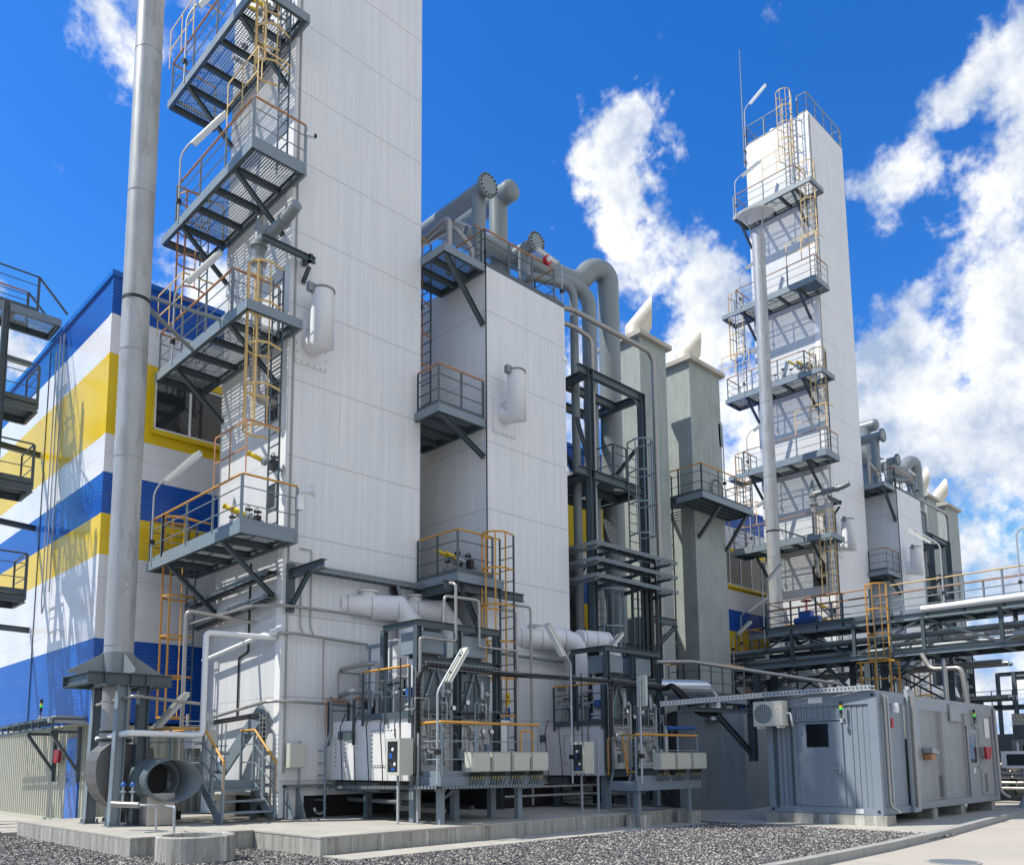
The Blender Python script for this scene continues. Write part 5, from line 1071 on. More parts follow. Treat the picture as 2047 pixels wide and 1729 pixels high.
# fan casing and inlet duct at the foot of the stack
def fan():
    t = thing('fan_casing', 'grey scroll-shaped fan casing between the legs of the stack', 'fan', (SX, SY, .316))
    g = MB(); n = 26; prof = []
    for i in range(n):
        a = math.pi*1.5+i/(n-1)*math.pi*1.25 if False else math.pi/2+i/(n-1)*math.pi*1.5; r = .52+.22*i/(n-1); prof.append((SX+.0+r*math.cos(a)*1.0, 1.15+r*math.sin(a)*-1.0))
    prof = [(6.1, 1.93), (5.93, 1.78), (5.86, 1.6), (5.85, 1.35), (5.88, 1.15), (5.96, .95), (6.08, .80), (6.25, .68), (6.5, .6), (6.95, .7), (7.05, 1.3), (6.95, 1.85), (6.6, 1.93)]
    g.prism(prof, 'y', 17.72, 18.35); g.build('scroll', 'ductgrey2', t)
    g = MB(); g.sweep([(SX, SY, 1.85), (SX, SY, 1.95), (SX, SY, 2.15), (SX, SY, 2.25)], .29, 24); 
    g.build('collar', 'stain', t); g = MB(); g.sweep([(SX, SY, 1.98), (SX, SY, 2.04)], .34, 24); g.sweep([(SX, SY, 2.16), (SX, SY, 2.2)], .34, 24); g.build('bellows', 'black', t)
    g = MB(); g.box(SX+.35, SX+1.0, SY-.2, SY+.9, .33, 1.0); g.box(SX+.3, SX+1.6, SY+.35, SY+1.2, .33, .5); g.build('motor_base', 'dark', t)
fan()
def inlet():
    p0, p1 = V((6.80, 17.62, 1.22)), V((6.96, 16.65, 1.20)); d = (p1-p0).normalized(); t = thing('inlet_duct', 'large open-mouthed grey inlet duct cut at a slant at the foot of the stack', 'duct', (6.5, 17.0, .316))
    n = 36; a = d.cross(V((0, 0, 1))).normalized(); b = a.cross(d); g = MB(); r = .42
    def ring(c, r_, slant=0): return [c+(a*math.cos(2*math.pi*j/n)+b*math.sin(2*math.pi*j/n))*r_+d*slant*math.cos(2*math.pi*j/n) for j in range(n)]
    R0 = [ring(p0, r), ring(p0+d*.62, r), ring(p1, r, -.30), ring(p1, r-.02, -.30), ring(p0+d*.62, r-.02)]
    fs = [(i*n+j, i*n+(j+1) % n, (i+1)*n+(j+1) % n, (i+1)*n+j) for i in range(4) for j in range(n)]
    g.add([v for q in R0 for v in q], fs, True); g.build('hood', 'ductgrey', t)
    g = MB(); q0 = ring(p0+d*.58, r-.022); q1 = ring(p0+d*.58, r-.10); q2 = ring(p0+d*.10, r-.10); g.add(q0+q1+q2, [(i*n+j, i*n+(j+1) % n, (i+1)*n+(j+1) % n, (i+1)*n+j) for i in range(2) for j in range(n)]); g.build('inner_ring', 'ductgrey', t)
    g = MB(); g.disc(p0+d*.30, d, r-.09, .01, n); g.build('interior_shade_disc', 'dark', t)  # dark disc paints the shade deep inside the duct
    g = MB(); g.sweep([p0+d*.40, p0+d*.44], r+.012, n, False); g.sweep([p0+d*.0, p0+d*.03], r+.02, n, False); g.build('seam', 'ductgrey', t)
    g = MB(); g.box(6.62, 7.12, 16.95, 16.99, .33, .95); g.box(6.62, 7.12, 17.35, 17.39, .33, .95); g.box(6.6, 6.62, 16.95, 17.39, .33, .9); g.build('support', 'stain', t)
    return t
M['ductgrey'] = mk_paint('grey_duct_paint', (.13, .165, .18), .33, .15)
inlet()
t = thing('drain_manifold', 'small insulated drain pipe with two blue-handled valves in front of the stack', 'pipe', (5.9, 16.4, .6))
g = MB(); g.sweep([(5.75, 16.45, .80), (6.05, 15.95, .78)], .055, 12); g.build('insulated_tube', 'stain', t)
g = MB(); g.pipe([(6.05, 15.95, .78), (6.35, 15.5, .77), (6.35, 15.5, .77), (6.2, 14.75, .78), (6.2, 14.75, .25)], .022, .05, 8); g.build('tube', 'galv', t)
for i, (x, y) in enumerate(((5.88, 16.30), (5.98, 16.12))):
    g = MB(); g.sweep([(x, y, .8), (x, y, 1.12)], .02, 8); g.disc((x, y, 1.02), (0, 0, 1), .06, .02, 12); vv = g.build('valve', 'galv', t); g = MB(); g.dome((x, y, 1.12), (0, 0, 1), .05, .08, 10); g.build('handle', 'bluevalve', vv)
g = MB(); g.sweep([(6.15, 15.4, .33), (6.15, 15.4, .75)], .02, 8); g.box(5.95, 6.35, 15.38, 15.42, .32, .335); g.build('stand', 'galv', t)
# concrete well ring
c = at(356, 1728, Z=0); wc = V((c.x, c.y, 0))+V((.45, .42, 0))
t = thing('well_ring', 'round concrete well ring standing on the gravel at the bottom edge', 'well ring', tuple(wc))
g = MB(); n = 48; r0, r1, h = .60, .50, .40
def rg(r, z): return [(wc.x+r*math.cos(2*math.pi*j/n), wc.y+r*math.sin(2*math.pi*j/n), z) for j in range(n)]
g.add(rg(r0, -.05)+rg(r0, h-.015)+rg(r0-.015, h)+rg(r1+.01, h)+rg(r1, h-.01)+rg(r1, -.05), [(i*n+j, i*n+(j+1) % n, (i+1)*n+(j+1) % n, (i+1)*n+j) for i in range(5) for j in range(n)], False); g.build('ring', 'concrete', t)
g = MB(); g.disc((wc.x, wc.y, h-.12), (0, 0, 1), r1+.005, .02, 40); g.build('inner_cover', 'render', t)
# stair platform at the left foot of the tower
def stair_unit():
    t = thing('step_platform', 'small steel platform with four steps and yellow handrails at the tower foot', 'steps', (7.4, 16.4, .316))
    deck(t, 7.15, 9.1, 17.35, 19.6, 1.15, None, 'x', 3, 'greyl')
    for x, y in ((7.2, 17.4), (9.05, 17.4), (7.2, 19.5)):
        g = MB(); g.box(x-.05, x+.05, y-.05, y+.05, .316, .95); g.build('leg', 'grey', t)
    for x in (7.85, 9.0):
        g = MB(); g.add([(x-.02, 16.38, .33), (x-.02, 16.62, .33), (x-.02, 17.33, .92), (x-.02, 17.33, 1.15), (x-.02, 16.38, .45), (x+.02, 16.38, .33), (x+.02, 16.62, .33), (x+.02, 17.33, .92), (x+.02, 17.33, 1.15), (x+.02, 16.38, .45)], [(0, 1, 2, 3, 4), (9, 8, 7, 6, 5), (0, 5, 6, 1), (1, 6, 7, 2), (2, 7, 8, 3), (3, 8, 9, 4), (4, 9, 5, 0)]); g.build('stringer', 'greyl', t)
    for i in range(3):
        g = MB(); g.box(7.88, 8.97, 16.42+i*.3, 16.68+i*.3, .50+i*.22, .54+i*.22); g.build('step', 'greyl', t)
    for x in (7.85, 9.0):
        h = MB(); h.pipe([(x, 16.38, .95), (x, 16.38, 1.55), (x, 17.33, 2.25), (x, 18.0 if x > 8 else 19.6, 2.25)], .028, .05, 8); h.build('handrail', 'yellow', t)
        h = MB()
        for y, za, zb in ((16.38, .4, 1.5), (16.9, .8, 1.9), (17.35, .95, 2.22), (17.95, 1.0, 2.22)): h.bar((x, y, za), (x, y, zb), .05, .05)
        for k in (.36, .72): h.bar((x, 16.38, .9+k*.75-.1), (x, 17.33, 1.15+k*1.1), .03); h.bar((x, 17.33, 1.15+k*1.1), (x, 18.0, 1.15+k*1.1), .03)
        h.build('baluster', 'greyl', t)
    rail(t, [(7.15, 19.6, 1.15), (7.15, 17.35, 1.15), (7.85, 17.35, 1.15)], 1.1, 'yellow', 'greyl', 1.1)
    b = MB(); a_ = MB()
    for j in range(4): valve(b, a_, (8.55, 17.9+j*.2, 1.35), 1.0); valve(b, a_, (8.6, 17.9+j*.2, 1.75), .8); b.sweep([(8.6, 17.9+j*.2, 1.3), (8.6, 17.9+j*.2, 2.4)], .018, 6)
    v_ = b.build('valve_group', 'galv', t); a_.build('hand_wheels', 'bluevalve', v_)
    return t
stair_unit()
t = thing('inclined_strut', 'broad inclined grey strut leaning against the sunlit tower foot', 'strut', (9.1, 19, .4)); g = MB(); g.bar((8.9, 19.3, .9), (9.18, 17.3, 2.75), .05, .34); g.build('box_beam', 'greyl', t)
tube_lamp('tube lamp leaning low beside the caged ladder by the stack', (7.2, 19.0, .4), (7.2, 19.0, 2.05), (7.25, 18.95, 2.15), (7.7, 18.0, 3.1), 'lamps round the stack', w=.15)
pipe('white_pipe', 'white insulated pipe rising and turning across the tower foot', [(6.15, 18.6, 2.05), (6.2, 17.0, 2.13), (7.75, 17.2, 2.1), (7.75, 17.2, 4.28), (9.25, 17.0, 4.28)], .062, 'whitep', bend=.12)
pipe('grey_pipe', 'thin grey pipe passing the stack legs above the white pipe', [(6.1, 18.6, 2.75), (6.25, 17.0, 2.85), (8.2, 18.4, 2.85)], .035, 'stain', bend=.15)
pipe('grey_pipe', 'tall thin grey pipe beside the ladder left of the tower turning right', [(7.9, 18.6, .4), (7.9, 18.6, 4.95), (9.25, 18.0, 4.75)], .045, 'stain', bend=.15)
t = thing('control_box', 'two pale control boxes on a strut frame beside the tower foot', 'control box', (7.8, 17.9, 1.5)); g = MB(); g.box(7.78, 7.98, 17.75, 18.15, 1.85, 2.3); g.build('box', 'whitep', t); g = MB(); g.box(8.15, 8.35, 17.8, 18.15, 1.75, 2.25); g.build('box', 'cabinet', t)
g = MB()
for x, y in ((7.85, 18.2), (8.1, 17.7), (8.4, 18.2)): g.bar((x, y, 1.15), (x, y, 2.6), .04)
for z in (1.5, 1.65, 2.45, 2.35): g.bar((7.7, 18.18, z), (8.45, 18.18, z), .02)
g.build('strut_frame', 'galv', t)
t = thing('cable_drop', 'thick black cable bundle in a wire ladder at the tower corner', 'cables', (9.05, 17, 1.2)); g = MB()
for j in range(5): g.pipe([(9.1, 19.9, 2.45+.02*j), (9.1, 17.2+.03*j, 2.55+.02*j), (9.1, 17.05+.03*j, 2.4), (9.1, 17.02+.03*j, .6)], .02, .12, 6)
g.build('cables', 'black', t); g = MB()
z = .6
while z < 2.6: g.bar((9.06, 16.95, z), (9.06, 17.25, z), .008); z += .1
for y in (16.95, 17.1, 17.25): g.bar((9.06, y, .6), (9.06, y, 2.6), .008)
g.build('mesh', 'galv', t)
pipe('cable_conduit', 'black cable stepping down the sunlit lower tower face', [(9.27, 18.3, 6.2), (9.27, 18.3, 4.1), (9.27, 18.75, 4.0), (9.27, 18.75, 2.6)], .022, 'black', bend=.06, n=6)
# ---------------------------------------------------------------- containers
def ribs(g, x0, x1, y, z0, z1, step, d=.03, axis='x', w=.5):
    """trapezoid ribs proud of a plane"""
    p = x0
    while p < x1-step*.5:
        a, b, c_, e = p, p+step*.18, p+step*w, p+step*(w+.18)
        if axis == 'y': vs = [(y, a, z0), (y-d, b, z0), (y-d, c_, z0), (y, e, z0), (y, a, z1), (y-d, b, z1), (y-d, c_, z1), (y, e, z1)]
        else: vs = [(a, y, z0), (b, y-d, z0), (c_, y-d, z0), (e, y, z0), (a, y, z1), (b, y-d, z1), (c_, y-d, z1), (e, y, z1)]
        g.add(vs, [(0, 1, 5, 4), (1, 2, 6, 5), (2, 3, 7, 6)]); p += step
M['cont'] = mk_paint('container_blue_grey', (.225, .27, .315), .42, .12)
def mk_groove_shade(name, base, axis, period, width, off=0.0, metal=0.0):
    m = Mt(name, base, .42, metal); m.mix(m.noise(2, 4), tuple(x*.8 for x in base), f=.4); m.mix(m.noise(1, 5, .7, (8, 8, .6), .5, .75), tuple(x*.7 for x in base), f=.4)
    m.mix(m.line(axis, period, width, off), tuple(x*.35 for x in base), f=.85); return m.done()  # dark lines paint the shade in the rib grooves
M['contrib'] = mk_groove_shade('ribbed_blue_grey_sheet', (.225, .27, .315), 1, .135, .02)
M['cont2rib'] = mk_groove_shade('ribbed_galvanised_sheet', (.34, .36, .37), 0, .095, .022, 0, .4)
M['cont2'] = mk_paint('container_galvanised_sheet', (.34, .36, .37), .38, .12, .4)
def container():
    cx0, cx1, cy0, cy1, z0, z1 = 19.15, 20.75, 7.88, 10.62, .24, 3.03
    t = thing('site_container', 'blue-grey site container with a door and small dark window on its shaded end', 'container', (cx0, cy0, 0))
    g = MB(); g.box(cx0+.05, cx1, cy0+.05, cy1-.05, z0+.05, z1-.05); g.build('walls', 'cont', t)
    g = MB(); g.box(cx0, cx0+.14, cy0, cy0+.2, z0, z1); g.box(cx0, cx0+.14, cy1-.16, cy1, z0, z1); g.box(cx0+.003, cx0+.13, cy0+.2, cy1-.16, z1-.3, z1-.002); g.box(cx0+.003, cx0+.13, cy0+.2, cy1-.16, z0+.002, z0+.16)
    g.box(cx0+.14, cx1, cy0+.003, cy0+.12, z1-.28, z1-.003); g.box(cx0+.14, cx1, cy0+.003, cy0+.12, z0+.003, z0+.16); g.build('corner_frame', 'cont', t)
    g = MB()
    for y in (cy0+.09, cy1-.09):
        for z in (z0+.08, z1-.1): g.disc((cx0-.004, y, z), (1, 0, 0), .035, .012, 12)
    g.build('corner_castings', 'dark', t)
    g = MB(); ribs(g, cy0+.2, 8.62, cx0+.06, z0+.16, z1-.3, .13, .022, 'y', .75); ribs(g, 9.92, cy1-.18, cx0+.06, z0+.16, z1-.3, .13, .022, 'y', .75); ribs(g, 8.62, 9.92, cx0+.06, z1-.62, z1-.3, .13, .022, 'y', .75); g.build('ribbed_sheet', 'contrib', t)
    g = MB(); g.box(cx0+.053, cx0+.058, 8.69, 9.83, z0+.15, z1-.64); g.build('door_gap', 'dark', t); g = MB(); g.box(cx0+.015, cx0+.052, 8.72, 9.80, z0+.17, z1-.67); d = g.build('door', 'cont', t)
    g = MB(); g.box(cx0+.012, cx0+.019, 9.02, 9.62, 1.75, 2.35); w = g.build('door_window', 'greyl', d)
    g = MB(); g.box(cx0+.004, cx0+.009, 9.05, 9.59, 1.78, 2.32); g.build('pane', 'darkglass', w)
    g = MB(); g.box(cx0-.03, cx0+.02, 8.78, 8.83, 1.15, 1.3); g.box(cx0-.045, cx0-.03, 8.80, 8.97, 1.27, 1.3); g.build('handle', 'galv', d)
    g = MB(); g.box(cx0-.01, cx0+.03, 8.66, 9.88, z1-.63, z1-.6); g.build('rain_strip', 'cont', t)
    g = MB(); g.box(cx0-.004, cx0+.002, 9.15, 9.5, z1-.22, z1-.08); g.build('name_plate', 'white', t)
    g = MB(); g.box(cx0+.01, cx0+.03, 9.95, 10.0, z0+.1, z1-.3); g.box(cx0+.0, cx0+.02, 10.36, 10.42, z0+.1, z1-.1); g.build('conduit', 'grey', t)
    g = MB(); g.box(cx0-.003, cx0+.001, 8.32, 8.5, z0+.03, z0+.13); g.build('sticker', 'whitep', t)
    return t
container()
t = thing('air_conditioner', 'ivory split air-conditioner unit hung beside the container door', 'air conditioner', (18.8, 10.6, 2.2)); g = MB(); g.box(18.78, 19.05, 9.98, 10.75, 2.30, 2.90); g.build('casing', 'ac', t)
g = MB(); g.disc((18.775, 10.48, 2.60), (1, 0, 0), .235, .012, 32); gg = g.build('fan_grille', 'render', t); g = MB()
for i in range(9): yy = 10.27+i*.053; hh = math.sqrt(max(0, .055-(yy-10.48)**2)); g.box(18.762, 18.768, yy-.005, yy+.005, 2.60-hh, 2.60+hh)
g.build('louvres', 'bolt', gg)
g = MB(); g.box(18.775, 18.779, 10.07, 10.14, 2.70, 2.71); g.build('badge', 'red', t)
g = MB(); g.box(18.78, 19.14, 10.1, 10.14, 2.25, 2.29); g.box(18.78, 19.14, 10.62, 10.66, 2.25, 2.29); g.pipe([(18.95, 9.96, 2.6), (18.95, 9.86, 2.6), (18.95, 9.84, 2.4), (19.1, 9.9, 2.3)], .025, .06, 8); g.build('bracket_and_pipes', 'white', t)
def tower_light(lab, p, ax):
    t = thing('tower_light', lab, 'signal lamp', p, 'green signal lamps'); x, y, z = p
    g = MB(); g.sweep([(x, y, z+.1), (x, y, z+.2)], .035, 12); g.sweep([(x, y, z-.1), (x, y, z)], .03, 12); g.box(x-.012, x+.012, y-.012, y+.012, z-.35, z-.1); g.build('body', 'black', t)
    g = MB(); g.sweep([(x, y, z), (x, y, z+.045)], .035, 12); g.build('green_lens', 'greenlamp', t); g = MB(); g.sweep([(x, y, z+.046), (x, y, z+.1)], .035, 12); g.build('amber_lens', 'yvalve', t)
    g = MB(); g.box(x-.03, x+.03, y-.03, y+.03, z-.3, z-.2); g.build('bracket', 'galv', t)
tower_light('small signal lamp glowing green on the door end of the front container', (19.05, 8.66, 2.62), 0)
def container2():
    x0, x1, y0, y1, z0, z1 = 21.35, 27.3, 7.92, 10.4, .28, 3.0
    t = thing('equipment_container', 'long galvanised container with finely ribbed side, behind the blue-grey one', 'container', (x0, y0, 0))
    g = MB(); g.box(x0, x1, y0+.04, y1, z0+.05, z1); g.build('walls', 'cont2', t)
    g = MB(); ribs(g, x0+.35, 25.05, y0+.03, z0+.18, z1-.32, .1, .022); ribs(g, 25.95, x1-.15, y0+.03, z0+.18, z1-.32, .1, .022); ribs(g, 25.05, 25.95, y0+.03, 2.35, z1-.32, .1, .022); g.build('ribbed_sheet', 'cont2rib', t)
    g = MB(); g.box(x0, x1, y0-.01, y0+.03, z1-.32, z1); g.box(x0, x1, y0-.012, y0+.03, z0, z0+.17); g.box(x0, x0+.33, y0-.02, y0+.035, z0+.17, z1-.32); g.box(x1-.14, x1, y0-.008, y0+.035, z0+.17, z1-.32); g.build('edge_frame', 'cont2', t)
    g = MB(); g.box(25.1, 25.9, y0, y0+.03, z0+.17, 2.3); g.box(25.04, 25.96, y0-.02, y0, 2.3, 2.36); d = g.build('door', 'cont2', t)
    g = MB(); g.box(25.25, 25.72, y0-.006, y0-.001, 1.35, 2.15); w = g.build('door_window', 'glass', d); g = MB(); g.box(25.8, 25.86, y0-.05, y0, 1.2, 1.3); g.build('handle', 'galv', d); g = MB(); g.box(25.4, 25.55, y0-.008, y0-.007, 1.08, 1.22); g.build('notice', 'white', d)
    for x in (22.9, 26.4):
        g = MB()
        for i in range(9): g.box(x-.1, x+.1, y0-.012, y0-.002, .55+i*.06, .57+i*.06)
        g.build('vent_grille', 'dark', t)
    g = MB(); g.box(26.55, 26.95, y0-.006, y0-.001, 2.05, 2.6); g.build('notice_sheet', 'white', t)
    g = MB(); g.prism([(21.75, 1.75), (21.75, 1.62), (22.2, 1.58), (22.2, 1.66)], 'y', y0-.25, y0-.02); hb = g.build('hooded_box', 'cont2', t); g = MB(); g.box(21.8, 22.1, y0-.2, y0-.02, 1.45, 1.6); g.build('socket', 'orange', hb)
    g = MB(); g.sweep([(20.86, 7.75, .35), (20.86, 7.75, 2.95)], .045, 10); g.build('downpipe', 'stain', t); g = MB(); g.pipe([(27.35, y0-.05, 2.9), (27.38, y0-.05, .5), (27.5, y0-.25, .35)], .05, .15, 8); g.build('downpipe', 'stain', t)
    g = MB(); g.sweep([(x1+.06, y0, z0), (x1+.06, y0, z1)], .04, 8); g.build('corner_pipe', 'galv', t)
    return t
container2()
tower_light('small signal lamp glowing green on the ribbed side of the rear container', (25.55, 7.85, 2.62), 0)
t = thing('link_panel', 'galvanised flashing and slotted channel closing the gap between both containers', 'panel', (20.8, 7.8, .2)); g = MB(); g.box(20.80, 21.34, 7.86, 7.9, .24, 3.12); g.box(20.76, 20.86, 7.80, 7.855, .24, 3.2); g.box(20.9, 21.1, 7.83, 7.857, .24, 3.1); g.build('flashing', 'galv', t); g = MB()
z = .4
while z < 3.1: g.box(20.79, 20.82, 7.795, 7.799, z, z+.03); z += .11
g.build('slots', 'bolt', t); g = MB(); g.disc((20.81, 7.79, 3.13), (0, 1, 0), .06, .03, 14); g.build('end_wheel', 'galv', t)
t = thing('camera', 'small white dome camera above a red label on the container corner', 'camera', (19.9, 7.84, 2.5)); g = MB(); g.sweep([(19.95, 7.8, 2.55), (19.95, 7.78, 2.65), (19.95, 7.8, 2.75)], .08, 12); g.build('housing', 'white', t); g = MB(); g.box(19.88, 20.0, 7.86, 7.879, 2.2, 2.42); g.build('label_plate', 'red', t)
t = thing('downpipe', 'grey rainwater pipe with elbow on the container corner', 'pipe', (19.4, 7.8, .2)); g = MB(); g.pipe([(19.42, 7.82, 2.95), (19.42, 7.82, .45), (19.5, 7.65, .3)], .04, .1, 10); g.build('tube', 'stain', t); g = MB(); g.pipe([(19.6, 7.82, 2.9), (19.6, 7.82, .4)], .03, .1, 8); g.build('tube', 'galv', t)
def rfx(lab, x, y, z, ax):
    t = thing('fire_alarm_hood', lab, 'alarm hood', (x, y, z), 'red hoods'); g = MB()
    if ax == 'y': g.prism([(x-.28, z+.17), (x+.28, z+.17), (x+.1, z-.17), (x-.22, z-.17)], 'y', y-.16, y-.10)
    else: g.prism([(y-.28, z+.17), (y+.28, z+.17), (y+.1, z-.17), (y-.22, z-.17)], 'x', x-.16, x-.1)
    g.build('hood', 'red', t); g = MB(); g.box(x-.1, x+.1, y-.1, y+.02, z-.1, z+.1) if ax == 'y' else g.box(x-.1, x+.0, y-.1, y+.1, z-.1, z+.1); g.build('box', 'whitep', t)
rfx('dark red alarm hood by the door of the rear container', 26.3, 7.92, 1.62, 'y')
rfx('dark red alarm hood on the beige corrugated wall', 7.08, 24.0, 1.75, 'x')
for i, (x0, x1, y0, y1, h, s) in enumerate(((19.1, 19.62, 7.8, 10.72, .235, 'long concrete beam under the door end of the front container'), (22.3, 22.6, 7.95, 8.6, .27, 'concrete block under the rear container, closest to the seam between both'), (24.3, 24.6, 7.95, 8.6, .27, 'concrete block under the rear container, middle'), (26.8, 27.1, 7.95, 8.6, .27, 'concrete block under the rear container, farthest'))):
    g = MB(); g.box(x0, x1, y0, y1, .0, h); tagm(g.build('support_block', 'concrete'), s, 'block', 'concrete blocks under the containers')
t = thing('roof_pipes', 'two bent pipes with a wooden flashing entering the rear container roof', 'pipe', (23.9, 8.1, 3)); g = MB(); g.pipe([(23.9, 8.0, 2.75), (23.9, 8.0, 4.1), (24.25, 8.1, 4.1), (24.25, 8.1, 2.75)], .045, .14, 10); g.pipe([(24.05, 8.0, 2.75), (24.05, 8.0, 3.9)], .04, .1, 8); g.build('tube', 'stain', t); g = MB(); g.box(23.72, 24.5, 7.86, 7.905, 2.45, 2.9); g.build('flashing', 'stain', t)
# ---------------------------------------------------------------- pipe bridge with walkway
BX = 30.0
def bridge():
    t = thing('pipe_bridge', 'long steel truss pipe bridge with railed walkway crossing behind the containers', 'bridge', (BX, 3, 5))
    ya, yb_ = 1.0, 17.2
    for x in (BX, BX+1.6):
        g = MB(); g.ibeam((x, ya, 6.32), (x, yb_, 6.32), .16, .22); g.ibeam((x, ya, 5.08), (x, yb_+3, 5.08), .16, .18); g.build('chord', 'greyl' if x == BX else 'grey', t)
        y = ya; k = 0
        while y < yb_-1:
            g = MB(); g.ibeam((x, y, 5.1), (x, y, 6.3), .12, .12); a, b = ((y, 5.15), (y+2.4, 6.25)) if k % 2 else ((y, 6.25), (y+2.4, 5.15)); g.bar((x, a[0], a[1]), (x, b[0], b[1]), .06, .08); g.build('truss_web', 'grey', t); y += 2.4; k += 1
    y = ya
    while y < yb_:
        for z in (6.3, 5.05): g = MB(); g.ibeam((BX, y, z), (BX+1.6, y, z), .1, .14); g.build('cross_beam', 'grey', t)
        y += 1.2
    grating(t, BX+.1, BX+1.5, ya, yb_, 6.46, 'x', .12)
    rail(t, [(BX, ya, 6.45), (BX, 11.6, 6.45)], 1.08, 'pale', 'greyl', 1.2, (.25, .5, .75))
    rail(t, [(BX, 12.35, 6.45), (BX, yb_-.8, 6.45), (BX+1.6, yb_-.8, 6.45)], 1.08, 'orange', 'grey', 1.1, (.25, .5, .75))
    rail(t, [(BX+1.6, ya, 6.45), (BX+1.6, yb_, 6.45)], 1.08, 'orange', 'greyl', 1.3, (.25, .5, .75))
    g = MB()
    for dx_, z, r_ in ((.25, 5.3, .07), (.5, 5.32, .1), (.8, 5.3, .06), (1.05, 5.35, .13), (1.35, 5.3, .08), (.3, 5.75, .06), (.7, 5.8, .09), (1.2, 5.8, .07)): g.sweep([(BX+dx_, ya-1, z), (BX+dx_, yb_+4, z)], r_, 10)
    g.build('pipe_run', 'pipegrey', t)
    g = MB(); g.sweep([(BX-.3, ya-1, 6.5), (BX-.3, 10.5, 6.5)], .11, 14); g.sweep([(BX+1.9, ya-1, 5.75), (BX+1.9, 12.5, 5.75)], .12, 14); g.build('outer_pipe', 'whitep', t)
    for y in (12.6, 7.5, 3.0, 17.0):
        for x in (BX+.1, BX+1.5): g = MB(); g.ibeam((x, y, 0), (x, y, 5.0), .2, .2); g.build('leg', 'grey', t)
    for y in (12.6, 17.0):
        for s in (-1, 1): brace(t, (BX+.1, y, 3.2), (BX+.1, y+s*1.6, 5.0), .1)
bridge()
t = thing('low_pipe_rack', 'dense dark pipe rack under and behind the bridge, seen over the container', 'pipe rack', (31.8, 14, 0))
for y in (10.5, 14.0, 17.5, 20.5):
    for x in (32.0, 34.2): g = MB(); g.ibeam((x, y, 0), (x, y, 5.9), .18, .18); g.build('column', 'grey', t)
    for z in (3.3, 4.5, 5.7): g = MB(); g.ibeam((32.0, y, z), (34.2, y, z), .14, .18); g.build('beam', 'grey', t)
for x in (32.0, 34.2):
    for z in (3.3, 5.7): g = MB(); g.ibeam((x, 9.5, z), (x, 21, z), .12, .16); g.build('beam', 'grey', t)
    for k in range(3): g = MB(); g.bar((x, 10.5+3.5*k, 3.4), (x, 14+3.5*k, 5.6), .07); g.bar((x, 14+3.5*k, 3.4), (x, 10.5+3.5*k, 5.6), .07); g.build('cross_brace', 'grey', t)
rr = random.Random(5)
for k in range(9):
    x = 32.2+k*.23; z = rr.choice((3.5, 4.7, 5.9)); g = MB(); g.sweep([(x, 9.0, z+.1), (x, 21.2, z+.1)], rr.uniform(.05, .12), 10); g.build('pipe', rr.choice(('pipegrey', 'stain', 'whitep', 'grey')), t)
for k in range(6):
    x = 31.6+.1*k; y = 10.2+1.6*k; g = MB(); g.pipe([(x, y, .2), (x, y, 2.6+.3*(k % 3)), (x+.6, y+.3, 2.6+.3*(k % 3)), (x+.6, y+.3, 4.6)], rr.uniform(.05, .11), .2, 8); g.build('drop_leg', rr.choice(('stain', 'pipegrey', 'greyl')), t)
t = thing('upright_vessel', 'pale grey upright vessel standing under the pipe bridge', 'vessel', (31.2, 16.3, 0)); g = MB(); g.sweep([(31.3, 16.4, 0), (31.3, 16.4, 4.2)], .42, 24); g.dome((31.3, 16.4, 4.2), (0, 0, 1), .42, .2, 24); g.build('shell', 'pipegrey', t); g = MB(); g.disc((31.3, 16.4, 3.4), (0, 0, 1), .44, .03, 24); g.disc((31.3, 16.4, 1.4), (0, 0, 1), .44, .03, 24); g.build('band', 'galvd', t)
t = thing('ochre_platform', 'ochre-railed platform behind the upright vessel under the bridge', 'platform', (29.5, 18, 0)); deck(t, 28.9, 30.8, 18.4, 19.8, 2.6, None, 'x', 3); rail(t, [(28.9, 19.8, 2.6), (28.9, 18.4, 2.6), (30.8, 18.4, 2.6)], 1.1, 'yellow', 'yellow', .6)
for x, y in ((28.95, 18.45), (30.75, 18.45)): g = MB(); g.box(x-.06, x+.06, y-.06, y+.06, 0, 2.4); g.build('leg', 'grey', t)
ladder('caged_ladder', 'bright ochre caged ladder climbing the pipe bridge behind the containers', (BX-.05, 11.95, 3.0), 7.55, (-1, 0), .55, (4.9, 7.55), 'yellow', 'grey', 'ladders of the pipe bridge')
t = thing('ladder_landing', 'bright ochre guard frame and small landing at the foot of the bridge ladder', 'guard', (BX-.9, 11.4, 3.2)); g = MB()
for x, y in ((BX-.85, 11.45), (BX-.85, 12.45), (BX-.1, 11.45), (BX-.85, 11.95)): g.bar((x, y, 3.3), (x, y, 4.85), .05, .05)
for z in (3.7, 4.2, 4.8, 3.35): g.bar((BX-.85, 11.3, z), (BX-.85, 12.6, z), .04, .05); g.bar((BX-.85, 11.45, z), (BX-.0, 11.45, z), .05, .04)
g.bar((BX-.85, 10.9, 3.32), (BX-.85, 13.1, 3.32), .05, .05); g.build('rails', 'yellow', t)
tube_lamp('tube lamp on a bent pole midway along the pipe bridge rail', (BX-.05, 9.85, 6.4), (BX-.05, 9.85, 8.6), (BX-.05, 9.95, 8.75), (BX-.05, 10.75, 9.45), 'lamps of the pipe bridge', w=.2)
tube_lamp('tube lamp on a bent pole cut by the right edge on the pipe bridge rail', (BX-.05, 7.55, 6.4), (BX-.05, 7.55, 8.5), (BX-.05, 7.5, 8.65), (BX-.05, 6.5, 9.3), 'lamps of the pipe bridge', w=.2)
